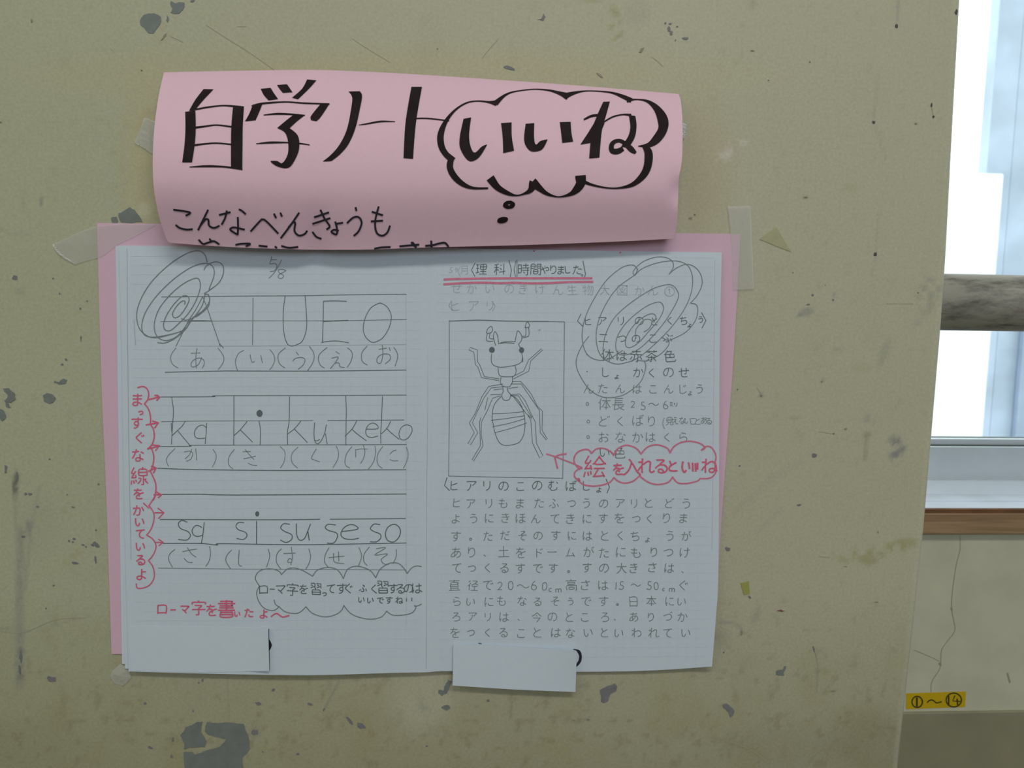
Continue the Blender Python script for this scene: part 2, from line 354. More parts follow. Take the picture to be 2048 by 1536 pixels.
# ------------------------------------------------------------------ notice wall (a pier that stands proud of the window wall)
EDGE = [(1925, 0), (1912, 230), (1897, 510), (1886, 665), (1877, 770), (1865, 910), (1852, 1062), (1836, 1210), (1817, 1384), (1800, 1536)]
ez = [at(x, y)[2] for x, y in EDGE]; ex = [at(x, y)[0] for x, y in EDGE]
_o = np.argsort(ez); ez = np.array(ez)[_o]; ex = np.array(ex)[_o]
def edge_x(z):
    z = np.asarray(z, float)
    return np.interp(z, ez, ex)
ZT, ZB = at(1024, -60)[2], at(1024, 1600)[2]
ZROW = np.r_[0, 0.35, 0.7, 0.95, np.arange(ZB, ZT, 0.0019), ZT, 1.9, 2.3, 2.7, 2.9]
XL = at(-60, 768)[0]
ncol = 350
def build_wall():
    V = []; cols = []
    left = [-2.2, -1.6, -1.0, -0.6]
    u = np.linspace(0, 1, ncol)
    bev = [(0.0018, 0.0003), (0.0032, 0.0011), (0.0042, 0.0024), (0.0047, 0.0045), (0.0047, 0.30)]
    for z in ZROW:
        e = edge_x(z) - 0.0047
        row = [(x, 0.0, z) for x in left] + [(x, 0.0, z) for x in (XL + (e - XL) * u)] + [(e + a, b, z) for a, b in bev]
        V += row
    n = len(left) + ncol + len(bev); Fq = []
    for r in range(len(ZROW) - 1):
        for c in range(n - 1):
            a = r*n + c; Fq.append((a, a+1, a+n+1, a+n))
    V = np.array(V); px, py = proj(V)
    col = np.tile(np.array(WALLC), (len(V), 1))
    def mul(amount, target):                 # amount 0..1: paint is worn
        a = np.clip(amount, 0, 1)[:, None]; col[:] = col*(1-a) + np.array(target)*a
    rng = np.random.default_rng(3)
    def vn(sc, seed):                        # cheap value noise on the wall, used to break the stains up
        r = np.random.default_rng(seed); G = r.random((64, 64)); X = px/sc; Y = py/sc
        xi = np.floor(X).astype(int); yi = np.floor(Y).astype(int); fx = X-xi; fy = Y-yi; fx = fx*fx*(3-2*fx); fy = fy*fy*(3-2*fy)
        g = lambda i, j: G[(xi+i) % 64, (yi+j) % 64]
        return (g(0,0)*(1-fx)+g(1,0)*fx)*(1-fy) + (g(0,1)*(1-fx)+g(1,1)*fx)*fy
    fine = 0.6*vn(14, 1) + 0.4*vn(7, 2); med = 0.6*vn(60, 4) + 0.4*vn(25, 5); big = vn(190, 6)
    def ell(cx, cy, rx, ry, rot=0, soft=1.0):
        c, s = math.cos(rot), math.sin(rot); x, y = px-cx, py-cy
        d = np.sqrt(((x*c + y*s)/rx)**2 + ((-x*s + y*c)/ry)**2)
        return np.clip((1.0 + soft*0.5 - d)/soft, 0, 1)
    def seg(pts, w):
        d = np.full(len(px), 1e9)
        for (x0, y0), (x1, y1) in zip(pts[:-1], pts[1:]):
            vx, vy = x1-x0, y1-y0; t = np.clip(((px-x0)*vx + (py-y0)*vy)/(vx*vx+vy*vy), 0, 1)
            d = np.minimum(d, np.hypot(px-x0-t*vx, py-y0-t*vy))
        return np.clip(1.5 - d/w, 0, 1)
    # general unevenness, greener left side, foot darkened by painted light falloff, speckled grime
    mul(0.10*(med-0.4), (0.40, 0.36, 0.22)); mul(0.16*np.clip(big-0.45, 0, 1), (0.60, 0.59, 0.44))
    mul(0.30*np.clip((760-px)/700, 0, 1), (0.40, 0.45, 0.26))
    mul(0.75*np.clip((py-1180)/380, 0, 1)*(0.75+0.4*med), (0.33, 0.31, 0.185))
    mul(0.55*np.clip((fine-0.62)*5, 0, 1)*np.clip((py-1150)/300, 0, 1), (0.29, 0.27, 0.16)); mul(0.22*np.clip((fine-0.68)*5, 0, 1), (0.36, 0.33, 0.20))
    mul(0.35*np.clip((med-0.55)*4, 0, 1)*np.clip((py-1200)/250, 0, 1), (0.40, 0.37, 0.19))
    # yellower rim around the poster
    rim = lambda cx, cy, rx, ry: ell(cx, cy, rx, ry, 0, 0.9)
    mul(0.36*rim(1400, 340, 62, 140), (0.50, 0.38, 0.20)); mul(0.30*rim(292, 330, 44, 170), (0.56, 0.46, 0.20)); mul(0.30*rim(840, 150, 620, 55), (0.56, 0.47, 0.23))
    mul(0.10*rim(1640, 300, 130, 200), (0.50, 0.42, 0.29)); mul(0.13*ell(720, 1440, 220, 90, 0, 1), (0.42, 0.38, 0.20))
    G = (0.27, 0.27, 0.235); O = (0.36, 0.34, 0.16); D = (0.10, 0.10, 0.08); Br = (0.34, 0.29, 0.17); Li = (0.60, 0.60, 0.46)
    rough = np.clip((fine-0.38)*4, 0, 1)
    for cx, cy, rx, ry, rot, a, tc, rg in (
        (1228, 28, 10, 14, 0, .7, O, 1), (1232, 62, 14, 24, 0, .75, O, 1), (1275, 25, 24, 26, 0, .15, G, 0), (1185, 0, 22, 4, 0, .5, O, 0),
        (1505, 8, 8, 10, 0, .35, Br, 0), (1700, 376, 14, 8, 0, .3, O, 0), (1610, 394, 8, 4, .5, .5, Br, 0),
        (1882, 582, 9, 18, .1, .75, G, 1), (1855, 592, 16, 38, .15, .5, G, 1), (1830, 650, 14, 12, 0, .3, G, 1),
        (1613, 624, 14, 8, -.2, .6, G, 0), (1600, 630, 6, 4, 0, .6, G, 0), (1668, 590, 4, 4, 0, .5, G, 0), (1532, 598, 12, 9, 0, .2, G, 1),
        (1768, 706, 9, 30, .35, .28, G, 0), (1722, 735, 18, 7, 0, .2, O, 0), (1680, 700, 16, 6, 0, .3, G, 1),
        (1742, 838, 20, 10, 0, .6, G, 1), (1795, 900, 17, 26, 0, .8, (.24, .23, .25), 1), (1783, 878, 16, 8, 0, .4, G, 1),
        (1735, 870, 9, 6, 0, .55, Br, 0), (1523, 790, 6, 4, 0, .6, G, 0), (1590, 836, 14, 4, 0, .25, G, 0), (1645, 762, 4, 6, 0, .4, G, 0),
        (1692, 1112, 24, 14, 0, .45, O, 1), (1740, 1112, 30, 18, -.1, .65, O, 1), (1785, 1096, 40, 13, -.25, .6, O, 1), (1818, 1086, 20, 10, 0, .5, O, 0),
        (1440, 1276, 22, 20, 0, .25, G, 0), (1512, 1232, 6, 16, .4, .35, G, 0), (1667, 1383, 8, 3, 0, .4, G, 0),
        (1750, 1490, 95, 70, 0, .35, (.25, .23, .14), 0), (1560, 1500, 120, 50, 0, .15, G, 0),
        (58, 1050, 7, 22, .1, .6, G, 1), (41, 583, 13, 4, 0, .3, G, 0), (40, 1330, 7, 42, 0, .5, D, 1), (31, 970, 6, 26, .05, .75, D, 1),
        (142, 1118, 24, 8, -.7, .4, O, 1), (75, 1050, 40, 60, 0, .10, G, 0), (60, 1490, 90, 50, 0, .25, (.3, .28, .15), 0),
        (845, 1400, 62, 62, 0, .38, Li, 0), (850, 1420, 20, 14, 0, .4, G, 1), (510, 1465, 11, 9, 0, .5, G, 0), (242, 1402, 16, 14, 0, .2, Br, 0),
        (1085, 1478, 9, 4, .3, .7, Br, 0), (1102, 1483, 8, 4, .3, .7, Br, 0), (1075, 1411, 8, 4, -.8, .5, Br, 0), (1175, 1439, 6, 2.5, .2, .6, G, 0),
        (1450, 300, 22, 22, 0, .25, (.62, .55, .46), 1), (1487, 285, 10, 5, 0, .5, (.7, .65, .55), 0), (1450, 312, 20, 9, -.6, .5, (.7, .66, .56), 1),
        (300, 225, 20, 9, -.4, .30, (.45, .36, .2), 0), (281, 252, 6, 20, .3, .3, (.45, .36, .2), 0), (325, 68, 16, 22, .6, .35, (.45, .38, .2), 1),
        (290, 420, 14, 16, .4, .45, (.70, .68, .48), 0), (855, 85, 30, 60, 0, .06, Br, 0)):
        mul(a*ell(cx, cy, rx, ry, rot, 0.8)*(rough if rg else 1), tc)
    for pts, wd, a, tc in (
        ([(41, 1062), (39, 1180), (40, 1290), (40, 1372)], 8, .55, G), ([(78, 975), (62, 1060), (50, 1180)], 3.5, .35, G),
        ([(31, 980), (33, 1060)], 3, .4, G), ([(48, 380), (49, 425)], 2.5, .4, G), ([(84, 396), (83, 412)], 3, .8, G),
        ([(1798, 0), (1795, 25), (1792, 48)], 2.2, .5, G), ([(1755, 150), (1751, 215), (1748, 243)], 2.5, .35, G), ([(1748, 245), (1760, 280), (1772, 320)], 2.5, .3, G),
        ([(1758, 420), (1755, 470), (1751, 506)], 2.5, .3, G), ([(1751, 508), (1750, 525), (1744, 545)], 2.5, .3, G),
        ([(1732, 870), (1731, 895), (1730, 918)], 4.5, .55, Br), ([(1440, 1243), (1462, 1246), (1478, 1251), (1484, 1266)], 3.5, .6, G),
        ([(1440, 1481), (1490, 1495), (1540, 1524)], 4, .45, Br), ([(1634, 1300), (1635, 1340), (1633, 1385)], 2, .3, G),
        ([(1495, 1008), (1540, 960), (1600, 925)], 8, .14, G), ([(1515, 1065), (1560, 1020)], 6, .15, G),
        ([(1413, 1470), (1490, 1495), (1530, 1518)], 4, .35, Br), ([(757, 1371), (675, 1399)], 4, .3, Br), ([(678, 1362), (660, 1398), (648, 1420)], 2.5, .5, G),
        ([(0, 462), (60, 470)], 3, .2, G), ([(110, 1250), (175, 1232)], 2, .25, G), ([(0, 1256), (60, 1262)], 2, .3, G)):
        mul(a*seg(pts, wd)*(0.55+0.6*fine), tc)
    # the arris is lighter
    mul(0.30*np.clip((V[:, 0] - (edge_x(V[:, 2]) - 0.006))/0.003, 0, 1), (0.68, 0.68, 0.52))
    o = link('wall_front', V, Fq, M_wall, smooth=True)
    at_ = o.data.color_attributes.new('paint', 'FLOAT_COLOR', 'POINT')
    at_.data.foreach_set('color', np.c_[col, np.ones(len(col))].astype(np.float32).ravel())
    o['kind'] = 'structure'
    return o
wall = build_wall()

def rough_poly(pts, it=2, amp=0.09):
    P = [np.array(p, float) for p in pts]
    for _ in range(it):
        Q = []
        for a, b in zip(P, P[1:] + P[:1]):
            d = b - a; n = np.array((-d[1], d[0])); Q += [a, (a+b)/2 + n*random.uniform(-amp, amp)]
        P = Q
    return P
CHIPS = [0]
def chip(pts, m=None, Z=None, it=3, amp=0.11, h=0.00022, parent=None):
    if Z: pts = [(Z[0]+x/Z[2], Z[1]+y/Z[2]) for x, y in pts]
    CHIPS[0] += 1; h += 0.000004*(CHIPS[0] % 40)
    P = rough_poly(pts, it, amp); top = [at(x, y, h) for x, y in P]; bot = [at(x, y, -0.0001) for x, y in P]
    n = len(P); T = tessellate_polygon([[Vector(p) for p in top]])
    Fc = [tuple(t) for t in T] + [(i, (i+1) % n, n+(i+1) % n, n+i) for i in range(n)]
    return link('paint_chip', top + bot, Fc, m or M_chip, parent or wall)
def spot(cx, cy, rx, ry=None, m=None, rot=0, n=9, h=0.00022):
    ry = ry or rx; c, s = math.cos(rot), math.sin(rot); P = []
    for i in range(n):
        a = 2*math.pi*i/n; k = random.uniform(0.62, 1.25); x, y = rx*k*math.cos(a), ry*k*math.sin(a); P.append((cx+x*c-y*s, cy+x*s+y*c))
    return chip(P, m or M_chipv, it=2, amp=0.12, h=h)
ZA = (0, 0, 3.012)
chip([(880,85),(930,80),(968,100),(972,130),(950,165),(925,200),(895,200),(872,170),(845,150),(845,118),(862,92)], Z=ZA, amp=.07)
chip([(1030,5),(1060,20),(1110,15),(1112,42),(1085,76),(1060,82),(1026,75),(1042,50),(1025,22)], Z=ZA)
chip([(1005,90),(1016,110),(1008,136),(1000,122)], Z=ZA); chip([(1150,0),(1175,0),(1160,14),(1145,10)], Z=ZA)
chip([(1005,198),(1000,215),(975,243),(968,240),(985,212)], M_chipb, Z=ZA)
chip([(712,1285),(745,1270),(785,1248),(812,1265),(840,1300),(858,1338),(728,1338),(716,1312)], Z=ZA); chip([(668,1312),(700,1305),(712,1330),(706,1352),(676,1340)], Z=ZA)
ZC = (680, 0, 3.012)
chip([(985,402),(1008,394),(1050,412),(1053,424),(1010,416)], M_chipv, Z=ZC, it=1)
chip([(1228,80),(1238,100),(1225,126),(1190,118),(1212,120)], M_chipv, Z=ZC); chip([(1545,438),(1562,442),(1586,468),(1575,468)], M_chipb, Z=ZC)
chip([(1800,318),(1812,290),(1832,285),(1815,316)], M_chipb, Z=ZC)
for a in ((1338,58,4,6),(1343,66,3,4),(1341,47,3,2),(1331,46,2,2),(1355,53,2,2),(1371,77,6,3),(1351,80,1.5,1.5)): spot(*a)
for a in ((1793,52,3,5),(1913,23,3,5),(1747.6,244.7,3.2,3.4),(1751,508,3,3),(1863,209,2,4),(1867.5,233,2,3)): spot(*a, m=M_scrd)
for a in ((1505,101,4,1.5),(1537,160,2,1.3),(1620,123,1.5,1.5),(1832,247,2.5,2),(63,41,2,3),(1,244,2,2),(283,140,2,1.5),(1381,436,4,2),(1390,429,2,1.5),(1612,394,4,2),(875,97,1.5,1.5)): spot(*a, m=M_chipb)
# left flank of the wall
chip([(86,790),(94,786),(104,788),(111,797),(108,803),(98,807),(87,803)]); chip([(108,762),(118,764),(128,757),(134,760),(130,768),(118,769),(108,765)])
chip([(6,777),(18,776),(30,788),(31,798),(20,806),(10,800),(16,790)], amp=.16); chip([(0,818),(8,822),(12,834),(4,842),(0,838)], amp=.16); chip([(8,800),(16,804),(22,816),(12,814)])
chip([(9,930),(15,933),(13,946),(9,946)], M_chipv)
for a in ((103,1359,9,6),(98,1356,5,4),(192,1088,9,4,M_chip,.6),(185,1090,4,3),(151,1126,7,3),(138,1082,2.5),(148,1078,3,2),(146,1084,2,2),(166,1090,3,2),(172,1094,2),(192,1060,2),(191,1120,2,8),(161.6,677,1.5,6),(30,556,5),(106,557,2),(119,587,2),(174,602,1.6),(132,719,2.5),(124,729,3,2),(99,918,2),(60,988,4,3),(51,988,3),(134,989,1.6),(146,1014,5,1.5),(75,1013,3,2),(197,968,2),(107,1171,2),(92,1217,1.6),(46,1073,4,3),(34,953,3,9,M_chip),(41,1312,3,13,M_chip),(39,1340,2.5,9,M_chip),(160,617,2)): spot(*a)
ZD = (200, 1280, 2.926)
chip([(467,560),(500,510),(570,478),(600,478),(588,540),(622,590),(612,628),(560,628),(490,640),(492,600)], Z=ZD)
chip([(625,480),(690,488),(780,484),(840,490),(865,560),(878,635),(832,690),(818,900),(492,900),(490,655),(540,655),(555,672),(590,660),(640,640),(700,625),(740,580),(680,568),(635,555),(612,535)], Z=ZD, amp=.06)
for x, y, rx, ry, r in ((925,372,16,10,.3),(1012,292,12,9,-.3),(1227,375,17,7,.1),(1527,502,27,17,.5),(265,370,12,10,.7),(427,583,6,14,.1),(295,630,16,7,.4),(418,682,9,11,0),(600,238,6,10,0),(577,250,5,7,0),(545,415,7,5,0),(908,540,22,20,0),(128,245,8,8,0),(953,655,6,5,0),(1158,668,9,6,0),(1912,622,8,5,0),(1310,408,5,9,.3)):
    spot(ZD[0]+x/2.926, ZD[1]+y/2.926, rx/2.926, ry/2.926, rot=r)
chip([(1435,450),(1450,450),(1480,480),(1480,500),(1462,490)], M_chipv, Z=ZD)
ZE = (860, 1280, 2.926)
chip([(105,232),(128,240),(115,275),(100,312),(70,328),(48,310),(50,290),(80,296),(90,262)], Z=ZE)
chip([(66,392),(90,382),(115,384),(118,400),(100,413),(70,402)], Z=ZE)
chip([(995,290),(1040,268),(1082,255),(1097,272),(1090,300),(1055,318),(1042,358),(1020,370),(1000,362),(1000,328)], M_chipv, Z=ZE, amp=.05)
chip([(1712,378),(1740,372),(1780,412),(1776,436),(1757,456),(1745,420),(1716,396)], M_chipv, Z=ZE)
for x, y, rx, ry, m, r in ((340,353,9,8,M_chipv,0),(926,466,12,5,M_chipb,0),(840,470,10,4,M_chipb,0),(2035,190,12,15,M_chip,0),(1720,72,6,6,M_chipv,0),(1650,596,6,4,M_chipb,0)): spot(ZE[0]+x/2.926, ZE[1]+y/2.926, rx/2.926, ry/2.926, m, r)
ZG = (1440, 500, 2.561)
for x, y, rx, ry, m in ((795,24,7,7,M_scrd),(475,230,6,6,M_chipv),(452,278,10,4,M_chipv),(580,255,5,5,M_chipv),(375,115,3,3,M_chipv),(1015,218,5,3,M_chipv),(485,1052,12,11,M_chipv),(405,1306,11,6,M_chip),(213,746,7,5,M_chipb),(522,674,5,6,M_chipb),(102,1105,6,4,M_chipv),(90,714,5,3,M_chipv),(645,916,7,5,M_chipb),(583,940,5,5,M_chipv),(540,180,2,2,M_chipv)): spot(ZG[0]+x/ZG[2], ZG[1]+y/ZG[2], rx/ZG[2], ry/ZG[2], m)
ZH = (1440, 1050, 3.161)
chip([(355,925),(372,915),(395,915),(403,895),(420,892),(415,912),(402,935),(408,950),(370,952),(354,945)], Z=ZH)
for x, y, rx, ry, m, r in ((48,152,18,12,M_chipv,.2),(189,456,11,7,M_chipv,.8),(593,785,6,20,M_chipv,-.2),(715,1051,20,5,M_chipb,0),(137,682,10,14,M_chipb,0),(1000,45,4,8,M_chipb,0),(795,262,12,3,M_chipb,0),(990,488,14,3,M_chipb,0),(760,1218,6,4,M_chipb,0)): spot(ZH[0]+x/ZH[2], ZH[1]+y/ZH[2], rx/ZH[2], ry/ZH[2], m, r)
M_red0 = mat('dried_red_paint', (0.22, 0.08, 0.07), 0.6); spot(1561, 1221.5, 8, 2, M_red0)
sc_ = Ink(lambda x, y: 0.0, 0.00014)
for p in ([(412,50),(440,68),(500,106),(548,139.5)], [(221,330*0+98),(230,106)], [(340,72),(366,84)], [(475,53),(492,53)]): sc_.line(p, 1.3)
sc_.line([(78,235),(160,290),(260,350),(300,375)], 3, Z=ZC); sc_.line([(955,232),(905,290),(855,350)], 4, Z=ZC); sc_.line([(1880,345),(1915,370),(1945,400)], 4, Z=ZC)
sc_.line([(745,205),(750,350),(755,472)], 4, Z=ZD); sc_.line([(590,290),(590,360)], 3, Z=ZD); sc_.line([(1400,240),(1340,340),(1308,412)], 5, Z=ZD)
sc_.line([(600,440),(590,560),(580,670)], 3, Z=ZE); sc_.line([(1505,425),(1490,490),(1475,570)], 3, Z=ZE); sc_.line([(1620,555),(1850,630),(1965,702)], 4, Z=ZE)
sc_.line([(600,790),(618,900),(615,1060)], 3, Z=ZH); sc_.line([(1005,765),(1030,785)], 4, Z=ZH); sc_.line([(695,205),(625,200)], 3, Z=ZH)
sc_.line([(850,275),(990,275)], 3, Z=ZG); sc_.line([(190,705),(215,745)], 4, Z=ZG); sc_.line([(505,930),(580,942)], 2.5, Z=ZG)
sc_.line([(1700*0+1863,209),(1867,233)], 1.8); sc_.line([(1450,560),(1478,540)], 1); sc_.line([(0,1262),(45,1266),(110,1240),(170,1236)], 1.1)
for _cx in (1367, 1394): sc_.line([(_cx + 11*math.cos(a), 1527 + 11*math.sin(a)) for a in np.linspace(0, 6.28, 14)], 1.1)
sc_.make('scratch', M_scr, wall)

# ------------------------------------------------------------------ window wall, behind the pier
DW = 0.16                                    # how far the window wall stands back
def zz(py, y, px=1950): return at(px, py, -y)[2]
X0 = 0.10
sill_bot = zz(1064, DW); dado = zz(1421, DW)
bm = bmesh.new(); box(bm, X0, 3.2, DW, DW + 0.16, dado, sill_bot); box(bm, X0, 3.2, DW, DW+0.16, 2.25, 2.9); box(bm, 1.55, 3.2, DW, DW+0.16, sill_bot, 2.25)
ww = bobj('wall_back', bm, M_wall2); ww['kind'] = 'structure'
o = boxobj('trim_1', (X0, 3.2, DW - 0.003, DW + 0.16, 0.0, dado), M_dado, bevel=0.001); o['kind'] = 'structure'
cr = Ink(lambda x, y: -DW, 0.0003)
ZK = (1780, 1100, 3.522)
cr.line([(495,0),(465,120),(440,300),(435,415),(450,500),(455,575),(370,690),(360,770),(350,840),(295,930),(290,1000)], 4, Z=ZK)
cr.line([(495,-100),(495,0)], 3, Z=ZK)
cr.line([(170,705),(280,750),(350,785)], 3, Z=ZK); cr.line([(828,868),(836,900),(846,932)], 11, Z=ZK); cr.line([(432,408),(437,425)], 14, Z=ZK); cr.line([(345,798),(360,812)], 14, Z=ZK)
cr.make('crack', mat('crack_line', (0.34, 0.34, 0.25), 0.7), ww)

win = bpy.data.objects.new('window_1', None); win.location = (0.8, 0.24, sill_bot); C.objects.link(win); win['kind'] = 'structure'
def wp(o):
    o.parent = win; o.matrix_parent_inverse = Matrix.Translation(-win.location); return o
ZTOP = 2.25
ZLED = zz(1018, 0.154)                       # top of the sill
YF = 0.154
while proj(np.array((at(1950, 990, -YF)[0], YF, ZLED - 0.0004)))[1] > 989.5: YF += 0.001
YS = YF + 0.007; YG = YS + 0.018             # frame face, sash face, glass
wp(boxobj('lower_frame', (X0, 1.55, YF, 0.32, ZLED - 0.002, zz(961.5, YF)), M_alu, bevel=0.0008))
wp(boxobj('sash_rail', (X0, 1.50, YS, YG + 0.006, zz(975, YS), zz(894, YS)), M_alu, bevel=0.001))
wp(boxobj('gasket', (X0, 1.50, YS+0.004, YG + 0.005, zz(894, YS+.004)-.001, zz(890.5, YS+0.004)), M_gasket))
wp(boxobj('glazing_bead', (X0, 1.50, YS+0.008, YG + 0.0035, zz(893, YS+.008), zz(878, YS+0.008)), M_bead, bevel=0.0008))
wp(boxobj('gasket', (X0, 1.50, YG-0.005, YG + 0.0035, zz(880, YG-.005), zz(876, YG-0.005)), M_gasket))
wp(boxobj('sash_stile', (1.46, 1.52, YS, 0.30, zz(894, YS), ZTOP - 0.04), M_alu, bevel=0.001))
wp(boxobj('upper_frame', (X0, 1.55, YF, 0.32, ZTOP - 0.045, ZTOP), M_alu, bevel=0.001))
wp(boxobj('side_frame', (1.52, 1.55, YF, 0.32, zz(962, YF), ZTOP - 0.045), M_alu, bevel=0.001))
wp(boxobj('glass_pane', (X0, 1.47, YG, YG + 0.004, zz(880, YG), ZTOP - 0.04), M_glass))
wp(boxobj('sill_ledge', (X0, 1.55, 0.157, 0.30, ZLED - 0.004, ZLED - 0.0004), M_ledge, bevel=0.0006))
wp(boxobj('ledge_ridge', (X0, 1.55, 0.180, 0.183, ZLED - 0.001, ZLED + 0.0006), M_ledge))
t2 = boxobj('trim_2', (X0, 1.62, 0.153, DW + 0.16, sill_bot, zz(1027, 0.153)), M_wood, bevel=0.0012); t2['kind'] = 'structure'
t3 = boxobj('wood_lip', (X0, 1.62, 0.154, 0.158, zz(1028, 0.154), ZLED), M_woodd, t2, bevel=0.0006)

# rail in front of the window
YR = 0.085
za, zb = zz(547.5, YR), zz(662.5, YR); rr = (za - zb) / 2 * 0.985; zc = (za + zb) / 2
def tube(bm, p0, p1, r, n=40):
    p0, p1 = Vector(p0), Vector(p1); ax = (p1 - p0).normalized(); a = ax.orthogonal().normalized(); b = ax.cross(a); R = []
    for p in (p0, p1): R.append([bm.verts.new(p + (a*math.cos(2*math.pi*i/n) + b*math.sin(2*math.pi*i/n))*float(r)) for i in range(n)])
    for i in range(n): bm.faces.new((R[0][i], R[0][(i+1) % n], R[1][(i+1) % n], R[1][i]))
    bm.faces.new(R[0][::-1]); bm.faces.new(R[1])
rail = bpy.data.objects.new('guard_rail', None); rail.location = (0.9, DW, zc); C.objects.link(rail)
tag(rail, 'round grey-beige painted metal rail, scuffed, running across the window behind the wall edge', 'rail')
def rp(o): o.parent = rail; o.matrix_parent_inverse = Matrix.Translation(-rail.location); return o
bm = bmesh.new(); tube(bm, (0.12, YR, float(zc)), (1.66, YR, float(zc)), float(rr)); o = rp(bobj('rail_tube', bm, M_rail))
for p in o.data.polygons: p.use_smooth = len(p.vertices) == 4
bm = bmesh.new(); tube(bm, (1.62, YR, float(zc)), (1.62, DW, float(zc)), 0.008, 16); rp(bobj('bracket', bm, M_rail))

# ------------------------------------------------------------------ rest of the corridor
for nm, b, m in (('floor', (-2.2, 3.2, -2.6, 0.32, -0.1, 0.0), M_floor), ('ceiling', (-2.2, 3.2, -2.6, 0.32, 2.9, 3.0), M_ceil),
                 ('wall_left', (-2.3, -2.2, -2.6, 0.32, 0.0, 2.9), M_room), ('wall_right', (3.2, 3.3, -2.6, 0.32, 0.0, 2.9), M_room),
                 ('wall_opposite', (-2.2, 3.2, -2.7, -2.6, 0.0, 2.9), M_room)):
    o = boxobj(nm, b, m); o['kind'] = 'structure'

o = boxobj('unseen_dark_panel', (-2.2, 3.2, -2.6, -2.57, 0.0, 1.15), mat('dark_bounce_panel', (0.12, 0.08, 0.05), 0.6)); o['kind'] = 'structure'  # unseen dark panel added to cut light bounced onto the lower wall

# ------------------------------------------------------------------ outside
M_conc = mat('outside_concrete', (0.46, 0.54, 0.66), 0.8, noise=0.16, nscale=6, bump=0.3, bscale=30)
M_conc2 = mat('outside_concrete_side', (0.34, 0.41, 0.53), 0.8, noise=0.12, nscale=8)
M_white = mat('outside_white_panel', (0.93, 0.95, 0.97), 0.5)
YO = 2.2
xe = at(1987, 170, -YO)[0]
cp = bpy.data.objects.new('concrete_pillar', None); cp.location = (xe + .25, YO + .15, -3.0); C.objects.link(cp)
tag(cp, 'pale blue-grey concrete pillar outside, seen through the window glass', 'pillar')
x2 = at(2043, 100, -YO)[0]
for nm, b, m in (('pillar_face', (xe, x2 - 0.002, YO, YO + 0.18, -3.0, 5.0), M_conc), ('pillar_face', (x2 + 0.002, xe + 0.9, YO + 0.004, YO + 0.18, -3.0, 5.0), M_conc)):
    o = boxobj(nm, b, m)
    for v in o.data.vertices:                # the pillar narrows towards its back
        if v.co.y > YO + 0.1: v.co.x += 0.13 if b[0] == xe and v.co.x < xe + 0.01 else 0.0
    o.parent = cp; o.matrix_parent_inverse = Matrix.Translation(-cp.location)
YP = YO - 0.2
zp = at(1990, 346, -YP)[2]; xp = at(2003, 430, -YP)[0]
wpn = boxobj('parapet_wall', (xp - 2.2, xp, YP, YP + 0.12, -3.0, zp), M_white, bevel=0.01)
tag(wpn, 'bright white low wall outside, below and left of the concrete pillar, seen through the window', 'wall')
xs = at(2040, 760, -YO + 0.02)[0]
dp = boxobj('dark_strip', (xs, xs + 0.5, YO - 0.02, YO, -3.0, at(2040, 600, -YO)[2]), M_conc2); dp.parent = cp; dp.matrix_parent_inverse = Matrix.Translation(-cp.location)
# ------------------------------------------------------------------ paper
def papermat(name, col, rough=0.75, grid=False, sss=0):
    m = mat(name, col, rough, noise=0.012, nscale=500, bump=0.05, bscale=1500, spec=0.25); return m
M_pink = papermat('pink_drawing_paper', PINK); M_pink2 = papermat('pink_backing_paper', PINK2)
M_paper = papermat('white_copy_paper', PAPER); M_paper2 = papermat('white_copy_paper_edge', tuple(c*1.04 for c in PAPER)); M_slip = papermat('white_slip_paper', tuple(c*1.03 for c in PAPER))
M_brush = mat('black_brush_ink', (0.020, 0.013, 0.013), 0.7, noise=0.25, nscale=90, spec=0.12)
M_pen = mat('black_pen_ink', (0.02, 0.018, 0.03), 0.5)
M_p1 = mat('dark_pencil', PC1, 0.6, noise=0.3, nscale=1500); M_p2 = mat('pencil', PC2, 0.6, noise=0.25, nscale=1500); M_p3 = mat('faint_pencil', PC3, 0.6, noise=0.12, nscale=1500)
M_grid = mat('faint_printed_grid', tuple(c*0.975 for c in PAPER), 0.75)
M_red = mat('red_marker', RED, 0.6, noise=0.12, nscale=700); M_redl = mat('red_marker_line', RED2, 0.6, noise=0.10, nscale=500)
M_tape = bpy.data.materials.new('clear_tape'); M_tape.use_nodes = True
def tapemat(name, col, alpha, rough=0.2, bump=0.0, sc=400):
    m = bpy.data.materials.new(name); m.use_nodes = True; N = m.node_tree.nodes; L = m.node_tree.links; b = N['Principled BSDF']
    b.inputs['Base Color'].default_value = (*col, 1); b.inputs['Alpha'].default_value = alpha; b.inputs['Roughness'].default_value = rough
    if bump:
        n = N.new('ShaderNodeTexNoise'); n.inputs['Scale'].default_value = sc; n.inputs['Detail'].default_value = 3; tc = N.new('ShaderNodeTexCoord'); L.new(tc.outputs['Object'], n.inputs['Vector'])
        bp = N.new('ShaderNodeBump'); bp.inputs['Strength'].default_value = bump; bp.inputs['Distance'].default_value = 0.002; L.new(n.outputs['Fac'], bp.inputs['Height']); L.new(bp.outputs[0], b.inputs['Normal'])
    return m
M_tape = tapemat('clear_tape', (0.72, 0.73, 0.62), 0.42, 0.22, 0.25); M_tape2 = tapemat('thin_clear_tape', (0.80, 0.78, 0.74), 0.20, 0.25)
M_tape3 = tapemat('yellowed_tape', (0.60, 0.58, 0.34), 0.45, 0.3, 0.1); M_tapey = tapemat('yellow_green_tape', (0.50, 0.50, 0.13), 0.55, 0.4)
M_glint = tapemat('crumpled_tape_glint', (0.95, 0.95, 0.88), 0.6, 0.1, 1.0, 900)  # near-white colour stands in for the glint of crumpled tape

